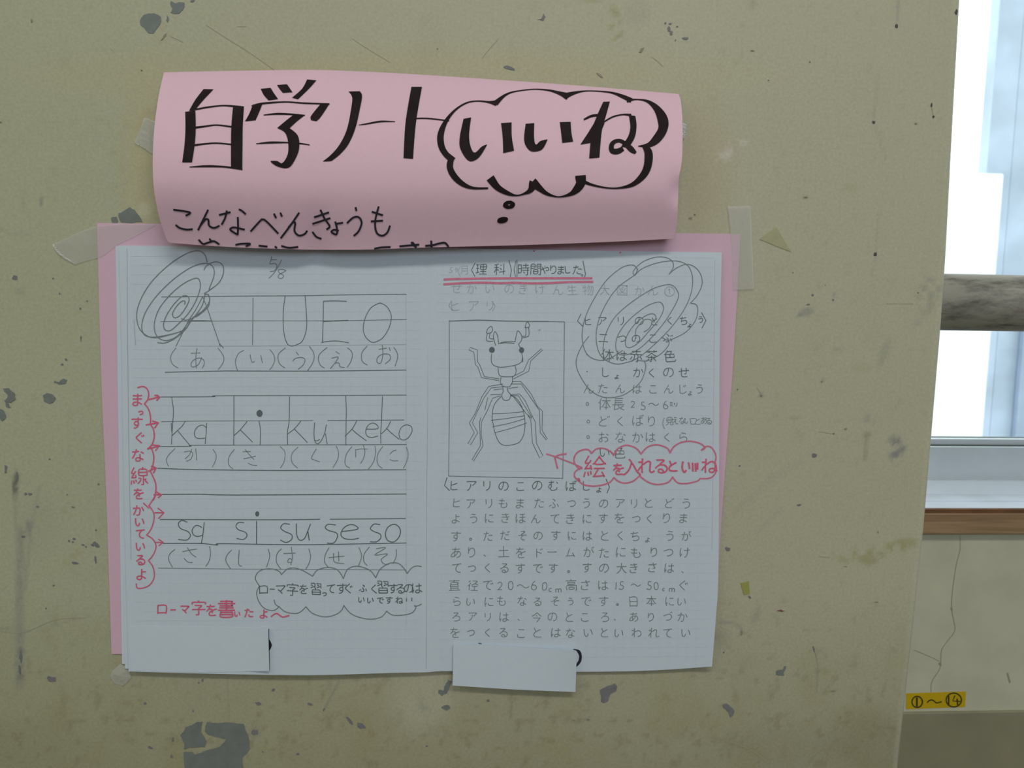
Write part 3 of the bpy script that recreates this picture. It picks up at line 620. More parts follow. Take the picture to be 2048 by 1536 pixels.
def coons(L, R, T, B, ns, nt):
    """grid of photo positions inside four border curves (L, R down the page, T, B across it)"""
    def rs(P, k):
        P = np.array(catmull(P, 6), float); d = np.r_[0, np.cumsum(np.hypot(*np.diff(P, axis=0).T))]; u = np.asarray(k)*d[-1]
        return np.stack([np.interp(u, d, P[:, 0]), np.interp(u, d, P[:, 1])], 1)
    s = np.linspace(0, 1, ns) if np.isscalar(ns) else ns; t = np.linspace(0, 1, nt) if np.isscalar(nt) else nt
    l, r, tp, b = rs(L, t), rs(R, t), rs(T, s), rs(B, s); S, Tt = np.meshgrid(s, t); S = S[..., None]; Tt = Tt[..., None]
    return ((1-S)*l[:, None] + S*r[:, None] + (1-Tt)*tp[None] + Tt*b[None]
            - ((1-S)*(1-Tt)*tp[0] + S*(1-Tt)*tp[-1] + (1-S)*Tt*b[0] + S*Tt*b[-1])), t
def sheet(name, L, R, T, B, depth, m, ns=40, nt=30, thick=0.00016, extra=None):
    G, t = coons(L, R, T, B, ns, nt); nt_, ns_ = G.shape[:2]
    rows = [[at(x, y, depth(x, y)) for x, y in row] for row in G]
    if extra: rows += extra(rows)
    n = ns_; V = [p for r in rows for p in r]
    Fq = [(r*n+c, (r+1)*n+c, (r+1)*n+c+1, r*n+c+1) for r in range(len(rows)-1) for c in range(n-1)]
    k = len(V); V += [p + np.array((0, thick, 0)) for p in V]; nr = len(rows)
    Fq += [(a+k, d+k, c+k, b+k) for a, b, c, d in Fq[:]]
    rim = [c for c in range(n)] + [r*n+n-1 for r in range(1, nr)] + [(nr-1)*n+c for c in range(n-2, -1, -1)] + [r*n for r in range(nr-2, 0, -1)]
    Fq += [(rim[i], rim[(i+1) % len(rim)], rim[(i+1) % len(rim)]+k, rim[i]+k) for i in range(len(rim))]
    o = link(name, V, Fq, m, smooth=True, nflat=len(rim))
    try: o.data.set_sharp_from_angle(angle=1.0)
    except Exception: pass
    return o

# pink backing sheet, flat on the wall
D_back = lambda x, y: 0.0008
back = sheet('backing_paper', [(194,446),(202.6,760),(212,980),(223,1308)], [(1481,468),(1466,730),(1450,940),(1437,1130),(1426,1304)], [(194,446),(420,449),(1350,466),(1481,468)], [(223,1308),(800,1310),(1426,1304)], D_back, M_pink2, 12, 12)
tag(back, 'large pink sheet of paper behind the white notebook copies, taped to the wall', 'paper')

# stack of white copies
def wave(x, y): return 0.0008*math.sin((x-240)/190.0) * min(1, max(0, (y-700)/640)) + 0.0016*math.exp(-((x-1425)/25)**2)*min(1, max(0, (y-900)/400))
D_s3 = lambda x, y: 0.0013; D_s2 = lambda x, y: 0.0019
def D_sheet(x, y):
    return 0.0032 + wave(x, y) - 0.0005*math.exp(-((x-855)/7.0)**2) - 0.0006*math.exp(-((y-492)/18.0)**2)
s3 = sheet('notebook_copy', [(231,492),(236,800),(244,1328)], [(1436,508),(1430,900),(1418,1322)], [(231,492),(840,498),(1436,508)], [(244,1328),(700,1336),(1418,1322)], D_s3, M_paper2, 12, 12)
tag(s3, 'bottom white copy of the stack, only its left edge showing', 'paper', 'stacked white notebook copies')
s2 = sheet('notebook_copy', [(234,492),(240,800),(250,1337)], [(1438,507),(1432,900),(1420,1328)], [(234,492),(840,497),(1438,507)], [(250,1337),(700,1342),(1420,1328)], D_s2, M_paper2, 12, 12)
tag(s2, 'middle white copy of the stack, a thin left strip between the top and bottom copies', 'paper', 'stacked white notebook copies')
s1 = sheet('notebook_copy', [(238,491),(243,700),(248,1000),(257,1343)], [(1443.5,505),(1439,730),(1437,1130),(1432,1230),(1424,1333)],
           [(238,491),(400,492.5),(650,496),(860,496),(1050,499),(1240,502),(1443.5,505)], [(257,1343),(400,1347),(560,1350),(650,1350),(780,1346),(853,1344.5),(905,1342),(1154,1343.5),(1300,1341),(1424,1333)],
           D_sheet, M_paper, 150, 60)
tag(s1, 'top white notebook spread with pencil romaji letters and an ant drawing', 'paper', 'stacked white notebook copies')

# curled title poster
PT = [(328,144.6),(480,141.5),(640,140),(820,148),(1000,160),(1103,167),(1230,177),(1357,188)]
PB = [(341.5,485.6),(406,490.5),(471,494.5),(553,497.5),(630,499.4),(745,499),(820,496),(953,492.5),(1061,489.6),(1245,482.6),(1347,477)]
PL = [(328,144.6),(318,188),(310,243),(306,298),(306,352),(310,393),(317,429),(325,456),(335,481),(341.5,485.6)]
PR = [(1357,188),(1362,205),(1365,247),(1364,318),(1358,355),(1356.5,389),(1356,406),(1354,446),(1350,466),(1347,477)]
_tx, _ty = np.array(PT).T; _bx, _by = np.array(PB).T
def D_poster(x, y):
    T = np.interp(x, _tx, _ty); B = np.interp(x, _bx, _by); t = min(1.0, max(0.0, (y-T)/(B-T)))
    A = 1.0 - 0.22*min(1, max(0, (x-330)/1020))
    if t < 0.62: h = 0.0045 + 0.0205*math.sin(math.pi/2*t/0.62)**1.15
    else:
        u = (t-0.62)/0.38; h = 0.025 - 0.0115*(0.5*u*u*(3-2*u) + 0.5*u**2.2)
    h *= A
    h -= 0.0022*math.exp(-((x-632-0.05*(y-490))/26.0)**2)*max(0, (t-0.72)/0.28)
    h -= 0.0008*math.exp(-((x-645)/14.0)**2)*max(0, 1-t*5)
    h -= 0.0030*math.exp(-((x-1358)/16.0)**2)*math.exp(-((y-382)/26.0)**2)
    return h
def under(rows):
    last = np.array(rows[-1]); out = []; r = 0.0052
    for a in np.radians([25, 50, 75, 100, 125]):
        out.append(last + np.array((0, 1, 0))*r*math.sin(a) + np.array((0, 0, 1))*r*(1-math.cos(a)))
    return [list(o) for o in out]
_t = np.r_[np.linspace(0, 0.9, 55), 1 - 0.1*(1-np.linspace(0, 1, 25)[1:])**2]
poster = sheet('title_poster', PL, PR, PT, PB, D_poster, M_pink, 130, _t, 0.0002, under)
tag(poster, 'curled pink title poster with large black brush lettering, bulging above the white copies', 'poster')

# name-covering slips
def D_slipL(x, y): return D_sheet(x, y) + 0.0002 + 0.0020*max(0, (x-480)/58)**2
def D_slipR(x, y):
    b = 0.0046 if y < 1345 else 0.0046
    return b + 0.0026*max(0, (x-1040)/112)**2*max(0, 1-(y-1300)/80)
slipL = sheet('paper_slip', [(259,1252),(260,1300),(262,1342)], [(536.5,1256),(537.5,1300),(538.5,1342)], [(259,1252),(400,1253),(536.5,1256)], [(262,1342),(400,1344.5),(538.5,1342)], D_slipL, M_slip, 24, 8, 0.00009)
tag(slipL, 'blank white slip stuck on the lower left corner of the spread', 'paper slip', 'blank white name slips')
slipR = sheet('paper_slip', [(906.5,1288),(906,1330),(905,1371)], [(1153,1302),(1152.5,1340),(1151,1384)], [(906.5,1288),(1040,1294),(1153,1302)], [(905,1371),(1030,1379),(1151,1384)], D_slipR, M_slip, 24, 12)
tag(slipR, 'blank white slip hanging below the bottom edge of the spread', 'paper slip', 'blank white name slips')

# tapes
def tape(pts, h, m, label, name='clear_tape', seed=0, bulge=0.0):
    """flat or creased strip of tape: pts = its outline"""
    c = np.mean(np.array(pts, float), 0); hf = h if callable(h) else (lambda x, y: h)
    P = rough_poly(pts, 1, 0.02); n = len(P)
    top = [at(c[0], c[1], hf(*c) + bulge)] + [at(x, y, hf(x, y)) for x, y in P]; bot = [p + np.array((0, 0.00006, 0)) for p in top]
    Fc = [(0, 1+i, 1+(i+1) % n) for i in range(n)] + [(n+1, n+2+(i+1) % n, n+2+i) for i in range(n)] + [(1+i, n+2+i, n+2+(i+1) % n, 1+(i+1) % n) for i in range(n)]
    o = link(name, top + bot, Fc, m); tag(o, label, 'tape', 'tape scraps left on the wall' if name == 'tape_scrap' else 'clear tapes holding the papers'); return o
tape([(289,235),(312,243),(318,300),(306,306),(269,285)], lambda x, y: 0.0006 + 0.02*max(0, (x-296)/22)**2*0.1, M_tape, 'clear tape holding the left edge of the curled poster')
tape([(1340,243),(1368,246),(1374,250),(1369,276),(1364,279),(1342,278)], lambda x, y: 0.0012 + 0.004*max(0, (1366-x)/26), M_glint, 'glinting clear tape at the right edge of the curled poster')
tape([(1456,413),(1501,412),(1508,578),(1466,581)], 0.0012, M_tape2, 'long clear tape over the top right corner of the pink backing sheet')
tape([(106,488),(150,468),(192,452),(240,448),(312,449),(290,462),(235,489),(202,514),(176,521),(150,529),(128,518),(113,503)], lambda x, y: 0.00125 if x > 190 else 0.0006, M_tape2, 'long clear tape across the top left corner of the pink backing sheet')
tape([(1554,452),(1568,477),(1583,503),(1552,492),(1518,478)], 0.0005, M_tape3, 'triangular scrap of yellowed tape right of the pink backing sheet', 'tape_scrap')
tape([(1481,1166),(1498,1162),(1500,1187),(1488,1190)], 0.0005, M_tapey, 'small yellow-green scrap of tape right of the spread', 'tape_scrap')
tape([(226,1340),(240,1328),(258,1336),(262,1356),(246,1372),(228,1366),(220,1352)], 0.0006, M_tape, 'crumpled clear tape scrap below the lower left corner of the spread', 'tape_scrap', bulge=0.001)
_tp = [o for o in bpy.data.objects if o.get('label', '').startswith('long clear tape across')][0]
tg = Ink(lambda x, y: 0.0009, 0.0002); tg.line([(106,488,2),(110,495,5),(118,505,5),(128,514,3),(140,521,2.4),(150,528,1.5)]); tg.make('crumpled_glint_edge', M_glint, _tp)  # crumpled tape end, its glint painted as a pale strip
tg = Ink(lambda x, y: 0.0008, 0.0002); tg.line([(269,285),(290,297),(305,307)], 1.6); tg.make('tape_glint_edge', M_glint, [o for o in bpy.data.objects if o.name == 'clear_tape'][0])

# yellow number label
D_lab = lambda x, y: -DW + 0.0003
lab = sheet('number_label', [(1812.5,1387),(1812,1418.5)], [(1932,1383),(1930,1414)], [(1812.5,1387),(1932,1383)], [(1812,1418.5),(1930,1414)], D_lab, mat('yellow_label', (0.62, 0.42, 0.004), 0.5, noise=0.04, nscale=200), 6, 3, 0.0002)
tag(lab, 'yellow label with circled numbers 1 to 14 on the wall under the window', 'label')
lk = Ink(D_lab, 0.0002); ZL = (1800, 1370, 13.653)
def ring(I, cx, cy, rx, ry, w, Z=None, n=16): I.line([(cx+rx*math.cos(a), cy+ry*math.sin(a)) for a in np.linspace(0, 2*math.pi, n)], w, Z=Z)
ring(lk, 470, 462, 142, 150, 36, ZL); lk.line([(462,350),(462,580)], 50, Z=ZL)
lk.line([(745,480),(800,425),(880,410),(950,455),(1000,490),(1070,475),(1135,455)], 34, Z=ZL)
ring(lk, 1470, 410, 208, 188, 36, ZL); lk.line([(1330,300),(1330,520)], 42, Z=ZL); lk.line([(1500,290),(1440,435),(1640,450)], 34, smooth=False, Z=ZL); lk.line([(1560,380),(1575,540)], 40, Z=ZL)
lk.make('lettering', mat('label_ink', (0.06, 0.055, 0.01), 0.5), lab)
# ------------------------------------------------------------------ poster lettering
Z1 = (280, 120, 3.657); Z2 = (820, 120, 3.531)
I = Ink(D_poster, 0.00035)
b = lambda l, r, Z=Z1: I.band(l, r, Z)
b([(465,212),(405,290),(358,372)], [(537,214),(458,298),(398,372)])
b([(330,378),(332,500),(325,620),(308,748)], [(405,372),(408,500),(400,620),(380,748)])
b([(680,340),(668,480),(665,600),(665,790)], [(760,345),(752,480),(750,610),(748,802)])
I.line([(385,366,10),(480,347,12),(600,333,10),(690,338,14),(758,345,12)], Z=Z1)
I.line([(395,495,16),(480,484,12),(560,475,10),(670,488,12)], Z=Z1); I.line([(345,498,8),(405,495,14)], Z=Z1)
I.line([(345,628,8),(400,622,14),(470,613,11),(560,607,10),(670,617,10)], Z=Z1)
I.line([(362,782,5),(480,776,15),(600,779,12),(670,787,12),(748,801,8)], Z=Z1)
I.make('title_lettering', M_brush, poster); I = Ink(D_poster, 0.00035)
b([(883,210),(905,255),(940,295)], [(955,203),(978,240),(1010,285)])
b([(1002,182),(1020,210),(1045,240)], [(1075,177),(1095,205),(1115,235)])
b([(1222,142),(1185,210),(1112,275)], [(1290,148),(1235,210),(1155,287)])
I.line([(815,335,6),(890,318,14),(1060,306,10),(1200,315,11),(1385,321,10)], Z=Z1)
b([(825,325),(800,390),(768,448)], [(895,322),(870,385),(845,440)])
b([(1320,322),(1280,370),(1248,415),(1252,440)], [(1385,320),(1350,375),(1315,425),(1290,447)])
I.line([(905,402,6),(1000,393,14),(1100,396,12),(1205,404,8)], Z=Z1)
b([(1125,398),(1065,445),(1003,497)], [(1205,403),(1140,455),(1085,507)])
b([(1003,497),(1060,530),(1083,600),(1080,690),(1040,755),(1005,738),(955,738)], [(1090,495),(1150,545),(1166,610),(1152,690),(1092,785),(1010,780),(958,748)])
I.line([(850,612,5),(950,603,15),(1080,603,9),(1165,609,10),(1240,620,6)], Z=Z1)
I.make('title_lettering', M_brush, poster); I = Ink(D_poster, 0.00035)
b([(1525,230),(1552,268),(1545,350),(1515,500),(1465,610),(1400,690),(1335,742)], [(1608,228),(1625,262),(1608,360),(1575,500),(1525,615),(1462,690),(1400,738)])
I.make('title_lettering', M_brush, poster); I = Ink(D_poster, 0.00035)
I.line([(1600,475,4),(1660,466,10),(1760,449,12),(1865,450,5)], Z=Z1)
I.make('title_lettering', M_brush, poster); I = Ink(D_poster, 0.00035)
I.band([(822.8,173.5),(811,245),(807,316)], [(844,173.5),(832,245),(826,317.5)])
I.line([(812,238,2),(852,236.5,2.6),(898,241.5,2.4)])
I.make('title_lettering', M_brush, poster)
I = Ink(D_poster, 0.00036)
cl = lambda p: I.line(p, Z=Z2)
cl([(605,303,40),(560,297,16),(480,289,9),(400,302,11),(320,352,15),(255,430,28),(218,520,45),(220,600,46),(250,660,42),(300,705,46)])
cl([(608,302,38),(640,272,26),(680,243,15),(740,222,9),(870,206,7),(980,213,12),(1060,235,26),(1110,255,48)])
cl([(1095,254,44),(1150,235,24),(1220,220,10),(1300,218,7),(1420,229,12),(1500,256,26),(1560,284,34)])
cl([(1535,287,26),(1600,278,8),(1680,292,20),(1745,345,48),(1785,420,74),(1785,490,66),(1740,560,60),(1685,600,34),(1612,608,5)])
cl([(1662,612,40),(1685,660,58),(1678,750,56),(1642,820,48),(1570,880,30),(1470,904,12),(1380,901,11),(1290,882,16),(1235,862,24)])
cl([(1205,828,76),(1205,870,66),(1175,915,52),(1130,948,26),(1050,966,9),(970,945,24),(915,905,44),(872,868,66)])
cl([(872,872,66),(850,920,38),(800,946,14),(750,956,11),(690,940,30),(620,900,45),(572,840,60)])
cl([(550,905,12),(450,904,18),(380,880,34),(320,830,44),(285,770,44),(285,720,44),(305,690,26)])
I.make('thought_cloud', M_brush, poster)
I = Ink(D_poster, 0.00037)
I.blob(700, 1022, 43, 29, Z2, -0.1, hole=0.18); I.make('thought_dot', M_brush, poster); I = Ink(D_poster, 0.00037); I.blob(654, 1130, 40, 22, Z2, -0.2)
I.make('thought_dot', M_brush, poster)
I = Ink(D_poster, 0.00037)
b([(378,415),(352,540),(355,625),(415,712),(485,690),(545,598)], [(432,405),(418,520),(425,600),(455,655),(505,612),(538,597)], Z2)
b([(643,445),(655,550),(658,657)], [(718,440),(719,540),(735,640)], Z2)
I.make('title_lettering', M_brush, poster); I = Ink(D_poster, 0.00035)
b([(817,450),(806,540),(815,600),(858,645),(932,632),(972,562)], [(878,445),(876,530),(880,578),(892,598),(920,572),(970,560)], Z2)
b([(1058,438),(1068,520),(1075,585)], [(1135,436),(1140,510),(1152,576)], Z2)
I.make('title_lettering', M_brush, poster); I = Ink(D_poster, 0.00035)
b([(1365,295),(1322,390),(1285,500),(1265,695)], [(1412,293),(1385,390),(1355,500),(1338,688)], Z2)
I.line([(1230,420,12),(1290,393,18),(1382,388,14)], Z=Z2)
b([(1300,445),(1260,510),(1203,597)], [(1375,445),(1340,520),(1285,583)], Z2)
I.line([(1365,440,10),(1430,402,11),(1500,385,10),(1560,388,18)], Z=Z2)
b([(1545,388),(1556,470),(1540,540),(1490,612)], [(1592,395),(1600,465),(1588,545),(1545,620)], Z2)
I.line([(1500,628,34),(1465,645,40),(1428,640,38),(1424,600,34),(1450,574,28),(1490,572,26),(1530,600,34),(1565,632,40),(1592,655,20)], Z=Z2)
I.make('title_lettering', M_brush, poster)
I = Ink(D_poster, 0.00036)
for p in ([(245,1095),(320,1105),(368,1117),(335,1138)], [(262,1207),(290,1228),(340,1240),(383,1237)],
          [(497,1097),(462,1168),(425,1243)], [(445,1205),(480,1165),(500,1170),(505,1210),(540,1228),(580,1212)],
          [(580,1133),(660,1113)], [(635,1103),(622,1155),(598,1202)], [(725,1092),(748,1105),(772,1127)], [(715,1150),(717,1220),(714,1277)], [(714,1277),(660,1242),(680,1224),(720,1230),(764,1240)],
          [(810,1252),(880,1175),(900,1166),(930,1185),(1010,1268)], [(980,1125),(995,1155)], [(1027,1118),(1038,1143)],
          [(1163,1118),(1100,1210),(1030,1302)], [(1085,1225),(1120,1187),(1135,1195),(1130,1250),(1160,1283),(1200,1275),(1222,1250)],
          [(1320,1097),(1350,1160),(1387,1215),(1365,1238)], [(1275,1150),(1380,1115)], [(1263,1198),(1390,1157)], [(1262,1258),(1290,1293),(1325,1307)],
          [(1428,1183),(1440,1230),(1437,1275),(1400,1258),(1418,1242),(1452,1247)], [(1440,1197),(1483,1190)],
          [(1577,1078),(1583,1102)], [(1515,1192),(1560,1152),(1600,1150),(1621,1190),(1600,1250),(1565,1285)],
          [(1745,1073),(1720,1180),(1730,1260),(1770,1285),(1808,1262),(1828,1213)], [(1697,1110),(1775,1135)], [(1690,1180),(1775,1175)],
          [(430,1315),(460,1345),(490,1338),(535,1325),(560,1335),(578,1348)], [(508,1308),(525,1330)], [(700,1352),(740,1344),(806,1344),(775,1362)],
          [(870,1358),(930,1364)], [(988,1364),(1000,1374)], [(1035,1360),(1090,1373),(1155,1367)],
          [(1715,1380),(1770,1370),(1830,1368)], [(1900,1362),(2040,1350)], [(1985,1333),(2020,1372)]):
    I.line(p, 14, Z=Z1)
for p in ([(18,1288),(42,1318)], [(150,1278),(152,1320)], [(110,1312),(160,1308),(195,1298),(240,1290),(258,1300),(272,1319)]): I.line(p, 14, Z=Z2)
I.make('small_lettering', M_pen, poster)

# ------------------------------------------------------------------ white spread: printed grid, ruled lines, romaji practice
D = D_sheet
I = Ink(D, 0.00005)
for k in range(30):
    x = 300 + k*18.2
    if x < 842: I.line([(x, 500), (x + (1-(x-240)/1200.)*9 - 3, 1335)], 0.55, smooth=False)
    x = 888 + k*18.6
    if x < 1425: I.line([(x, 505), (x - (x-700)/700.*18, 1325)], 0.55, smooth=False)
for k in range(44):
    y = 512 + k*18.7; I.line([(262 + k*0.25, y), (842, y - 1.5)], 0.5, smooth=False); I.line([(872, y), (1428, y + 4 - 8*(y-500)/840)], 0.5, smooth=False)
I.make('printed_grid', M_grid, s1)
Z3 = (180,430,4.655); Z4 = (500,490,5.389); Z5 = (240,750,6.144); Z6 = (540,750,6.144); Z7 = (200,980,4.15); Z8 = (500,980,4.153)
I = Ink(D, 0.00010)
for p, wd in (([(323,593.8),(360,593.5),(500,592),(600,591.5),(700,589.5),(813,588.5)],1.5), ([(321,643.2),(440,642),(500,641.5),(650,641.5),(813,639)],1.1), ([(330,744.5),(440,742),(500,742),(650,742),(813,740)],1.7),
              ([(322,794),(425,793.5),(430,791.5),(540,791),(650,791),(813,790)],1.4), ([(322,843.5),(400,842),(540,841.5),(626,841)],1.2), ([(655,841),(808,840)],1.4), ([(318,893),(380,892.5),(390,890.5),(540,890),(813,889)],1.5),
              ([(315,936.5),(390,939),(560,941),(700,940),(812,939.5)],1.9), ([(322,989),(400,988.5),(480,990),(813,988)],2.0),
              ([(320,1039),(560,1039.5),(640,1038.5)],1.9), ([(660,1038.5),(811,1037)],1.9), ([(326,1087),(400,1087),(435,1090),(440,1087.5),(560,1089),(640,1089),(813,1086)],1.8), ([(316,1136),(420,1137.5),(540,1138.5),(813,1140)],1.1)):
    I = Ink(D, 0.00010); I.line(p, wd*0.92); I.make('ruled_line', M_p1, s1)
I = Ink(D, 0.00010)
for p, wd in (([(360,692),(500,692),(812,689)],1.1), ([(254,497),(254.6,600),(256,760),(257,862),(262,1120)],1.1), ([(268,640),(269,660),(271,690)],1.2),
              ([(855.7,506),(855.8,760),(854.6,880),(853.3,1000),(853.2,1148),(852.5,1338)],0.9), ([(812,590),(813,1250)],0.45), ([(1430,520),(1424,1100)],0.4)):
    I = Ink(D, 0.00010); I.line(p, wd); I.make('copy_line', M_p3, s1)


def batch(I, L, Z, w, sm=True):
    for p in L: I.line(p, w, smooth=sm and len(p) > 2, Z=Z)
I = Ink(D, 0.00012)
batch(I, [[(1045,765),(985,880),(925,970),(860,1100),(800,1222)], [(1050,765),(1085,850),(1120,950),(1215,1228)], [(1200,1190),(1243,1238)], [(1518,770),(1516,990),(1513,1210)]], Z3, 6)
batch(I, [[(930,985),(1040,984),(1130,987)]], Z3, 9)
batch(I, [[(378,552),(360,700),(358,850),(370,970),(400,1060),(445,1088),(500,1075),(560,1040),(598,950),(612,850),(605,700),(593,550)],
          [(792,605),(788,820),(780,1050)], [(790,606),(900,602),(1040,606)], [(770,1050),(850,1037),(950,1035),(1067,1054)],
          [(1390,628),(1300,680),(1240,790),(1220,900),(1240,980),(1290,1035),(1340,1048),(1420,1010),(1480,930),(1515,840),(1520,750),(1480,670),(1430,635),(1390,628)]], Z4, 8)
batch(I, [[(785,824),(900,818),(1058,812)]], Z4, 11)
I.make('pencil_lettering', M_p1, s1); I = Ink(D, 0.00012)
batch(I, [[(635,270),(655,420),(650,560),(640,700),(632,855)], [(628,590),(636,700)], [(800,570),(765,625),(708,680),(640,745)], [(706,680),(780,770),(868,876)],
          [(1060,645),(1010,615),(950,640),(915,700),(925,760),(970,780),(1045,775)], [(1065,590),(1058,720),(1045,848)],
          [(1400,258),(1400,560),(1397,860)], [(1562,570),(1480,670),(1400,745)], [(1480,675),(1550,745),(1630,825)], [(1708,565),(1725,680),(1722,862)]], Z5, 9)
batch(I, [[(240,265),(235,560),(215,700),(218,860)], [(380,565),(300,660),(215,725)], [(295,660),(380,745),(460,830)], [(548,585),(540,720),(550,810),(580,845),(620,820),(670,720),(692,610)], [(682,720),(702,848)], [(548,800),(575,810),(610,790)],
          [(930,258),(937,420),(935,560),(932,862)], [(1065,565),(1010,660),(920,752)], [(1005,665),(1080,730),(1185,808)], [(1185,665),(1320,660),(1315,615),(1260,590),(1200,625),(1175,700),(1200,755),(1260,766),(1328,748)],
          [(1382,260),(1370,560),(1360,720),(1363,842)], [(1482,570),(1440,650),(1370,722)], [(1430,655),(1500,720),(1588,790)], [(1660,615),(1610,650),(1585,720),(1600,780),(1645,798),(1700,770),(1742,700),(1740,640),(1700,615),(1660,615)]], Z6, 9)
I.make('pencil_lettering', M_p1, s1); I = Ink(D, 0.00012)
batch(I, [[(725,268),(680,252),(650,280),(670,320),(730,345),(750,380),(720,415),(650,410)], [(845,310),(800,293),(765,330),(775,370),(810,385),(850,375)], [(865,268),(855,360),(842,442)],
          [(1195,272),(1150,270),(1128,300),(1150,330),(1205,350),(1220,380),(1190,410),(1135,402)], [(1298,258),(1299,350),(1298,447)]], Z7, 7.5)
batch(I, [[(330,285),(280,280),(255,315),(290,345),(345,370),(345,410),(300,435),(252,415)], [(385,280),(388,370),(410,415),(450,405),(480,340),(502,283)], [(480,340),(492,418)],
          [(712,290),(650,285),(625,310),(650,335),(715,355),(726,390),(695,440),(640,441)], [(765,345),(893,325),(870,293),(820,290),(775,320),(755,370),(785,403),(850,410),(902,400)],
          [(1080,288),(1030,283),(1000,320),(1030,345),(1080,365),(1085,400),(1050,430),(998,430)], [(1190,285),(1145,310),(1125,360),(1140,415),(1190,432),(1235,395),(1250,340),(1230,300),(1190,285)]], Z8, 8)
I.blob(1715, 472, 38, 43, Z5); I.blob(1305, 198, 17, 22, Z7)
I.make('pencil_lettering', M_p1, s1)
I = Ink(D, 0.00012)
batch(I, [[(232,125),(225,165),(215,205),(265,198),(290,225),(265,275),(215,285)], [(222,160),(287,158)], [(340,160),(300,240),(260,300),(205,357)],
          [(385,272),(340,262),(305,268),(315,298),(360,328),(345,358),(305,352),(312,322),(350,298),(388,276)]], Z4, 8)
I.make('pencil_lettering', M_p2, s1); I = Ink(D, 0.00012)
batch(I, [[(940,1287),(1025,1283)], [(995,1243),(985,1330),(990,1427)], [(1040,1325),(1010,1390),(962,1415),(940,1400),(952,1362),(1000,1333),(1050,1343),(1064,1380),(1045,1427)],
          [(800,1237),(762,1290),(750,1340),(770,1390),(820,1425)], [(1190,1238),(1230,1290),(1247,1340),(1230,1390),(1193,1440)], [(1430,1260),(1382,1290),(1355,1350),(1358,1400),(1378,1457)],
          [(1490,1300),(1500,1350),(1515,1374),(1532,1360)], [(1590,1308),(1605,1377)], [(1675,1253),(1710,1300),(1720,1350),(1702,1400),(1673,1440)]], Z3, 7)
batch(I, [[(382,1108),(320,1160),(300,1210),(320,1280),(377,1325)], [(497,1153),(524,1187)], [(460,1252),(490,1222),(555,1212),(592,1235),(575,1290),(518,1340)], [(640,1093),(680,1150),(692,1210),(670,1280),(623,1352)],
          [(832,1103),(760,1165),(735,1220),(755,1290),(802,1326)], [(925,1148),(962,1173)], [(880,1220),(950,1207),(920,1265),(866,1332)], [(920,1272),(958,1272),(968,1310),(1017,1320)], [(1050,1106),(1095,1150),(1102,1200),(1085,1260),(1048,1317)],
          [(1262,1088),(1212,1150),(1200,1200),(1215,1260),(1264,1293)], [(1390,1125),(1472,1110)], [(1425,1078),(1432,1180),(1408,1272),(1370,1262),(1375,1212),(1430,1177),(1500,1180),(1512,1230),(1458,1280)], [(1500,1103),(1512,1142)], [(1550,1103),(1585,1160),(1590,1220),(1563,1307)]], Z4, 9)
I.make('pencil_lettering', M_p2, s1); I = Ink(D, 0.00012)
batch(I, [[(677,903),(600,980),(570,1040),(580,1090),(597,1122)], [(788,945),(850,935),(892,960),(872,1030),(813,1060)], [(882,908),(852,980),(798,1030)], [(930,903),(942,1047)], [(1143,913),(1180,980),(1170,1060),(1133,1132)],
          [(1407,913),(1350,985),(1330,1050),(1340,1110),(1387,1152)], [(1508,942),(1602,940)], [(1540,918),(1590,980),(1647,1040)], [(1518,1030),(1590,1015),(1667,997)], [(1575,1083),(1620,1105),(1682,1110)]], Z5, 9)
batch(I, [[(123,878),(175,930),(185,990),(170,1070),(128,1142)], [(342,888),(280,950),(260,1010),(275,1080),(337,1142)], [(568,908),(510,1012),(530,1038),(612,1067)], [(813,873),(842,950),(830,1040),(773,1137)],
          [(1007,878),(940,970),(920,1060),(935,1115),(982,1142)], [(1052,913),(1055,1012)], [(1060,920),(1120,908),(1197,912)], [(1145,858),(1167,940),(1150,1020),(1113,1087)], [(1290,873),(1297,960),(1270,1070),(1208,1157)],
          [(1387,878),(1330,960),(1315,1050),(1335,1110),(1382,1147)], [(1473,972),(1510,935),(1552,923)], [(1473,1038),(1520,1055),(1572,1052)], [(1675,883),(1697,970),(1680,1060),(1638,1147)]], Z6, 9)
I.make('pencil_lettering', M_p2, s1); I = Ink(D, 0.00012)
batch(I, [[(622,493),(580,530),(570,580),(602,642)], [(683,512),(740,500),(802,490)], [(725,478),(760,530),(797,557)], [(698,568),(730,598),(767,602)], [(910,468),(917,530),(905,590),(878,634)],
          [(1092,498),(1055,540),(1045,590),(1082,652)], [(1155,498),(1150,600),(1160,628),(1177,630)], [(1395,488),(1408,550),(1383,640)]], Z7, 7)
batch(I, [[(262,488),(225,530),(220,600),(257,657)], [(278,527),(377,524)], [(342,473),(352,560),(338,622)], [(350,575),(322,572),(315,600),(345,602)], [(488,488),(503,550),(490,610),(463,657)], [(657,478),(625,540),(620,600),(652,642)],
          [(653,562),(720,555),(782,550)], [(735,513),(738,592)], [(695,523),(700,595),(782,612)], [(905,478),(927,550),(898,637)], [(992,473),(950,530),(945,590),(972,627)], [(1048,487),(1127,480),(1035,540),(1142,530),(1092,575),(1110,612),(1152,618)], [(1215,493),(1215,550),(1188,612)]], Z8, 7)
I.make('pencil_lettering', M_p2, s1)

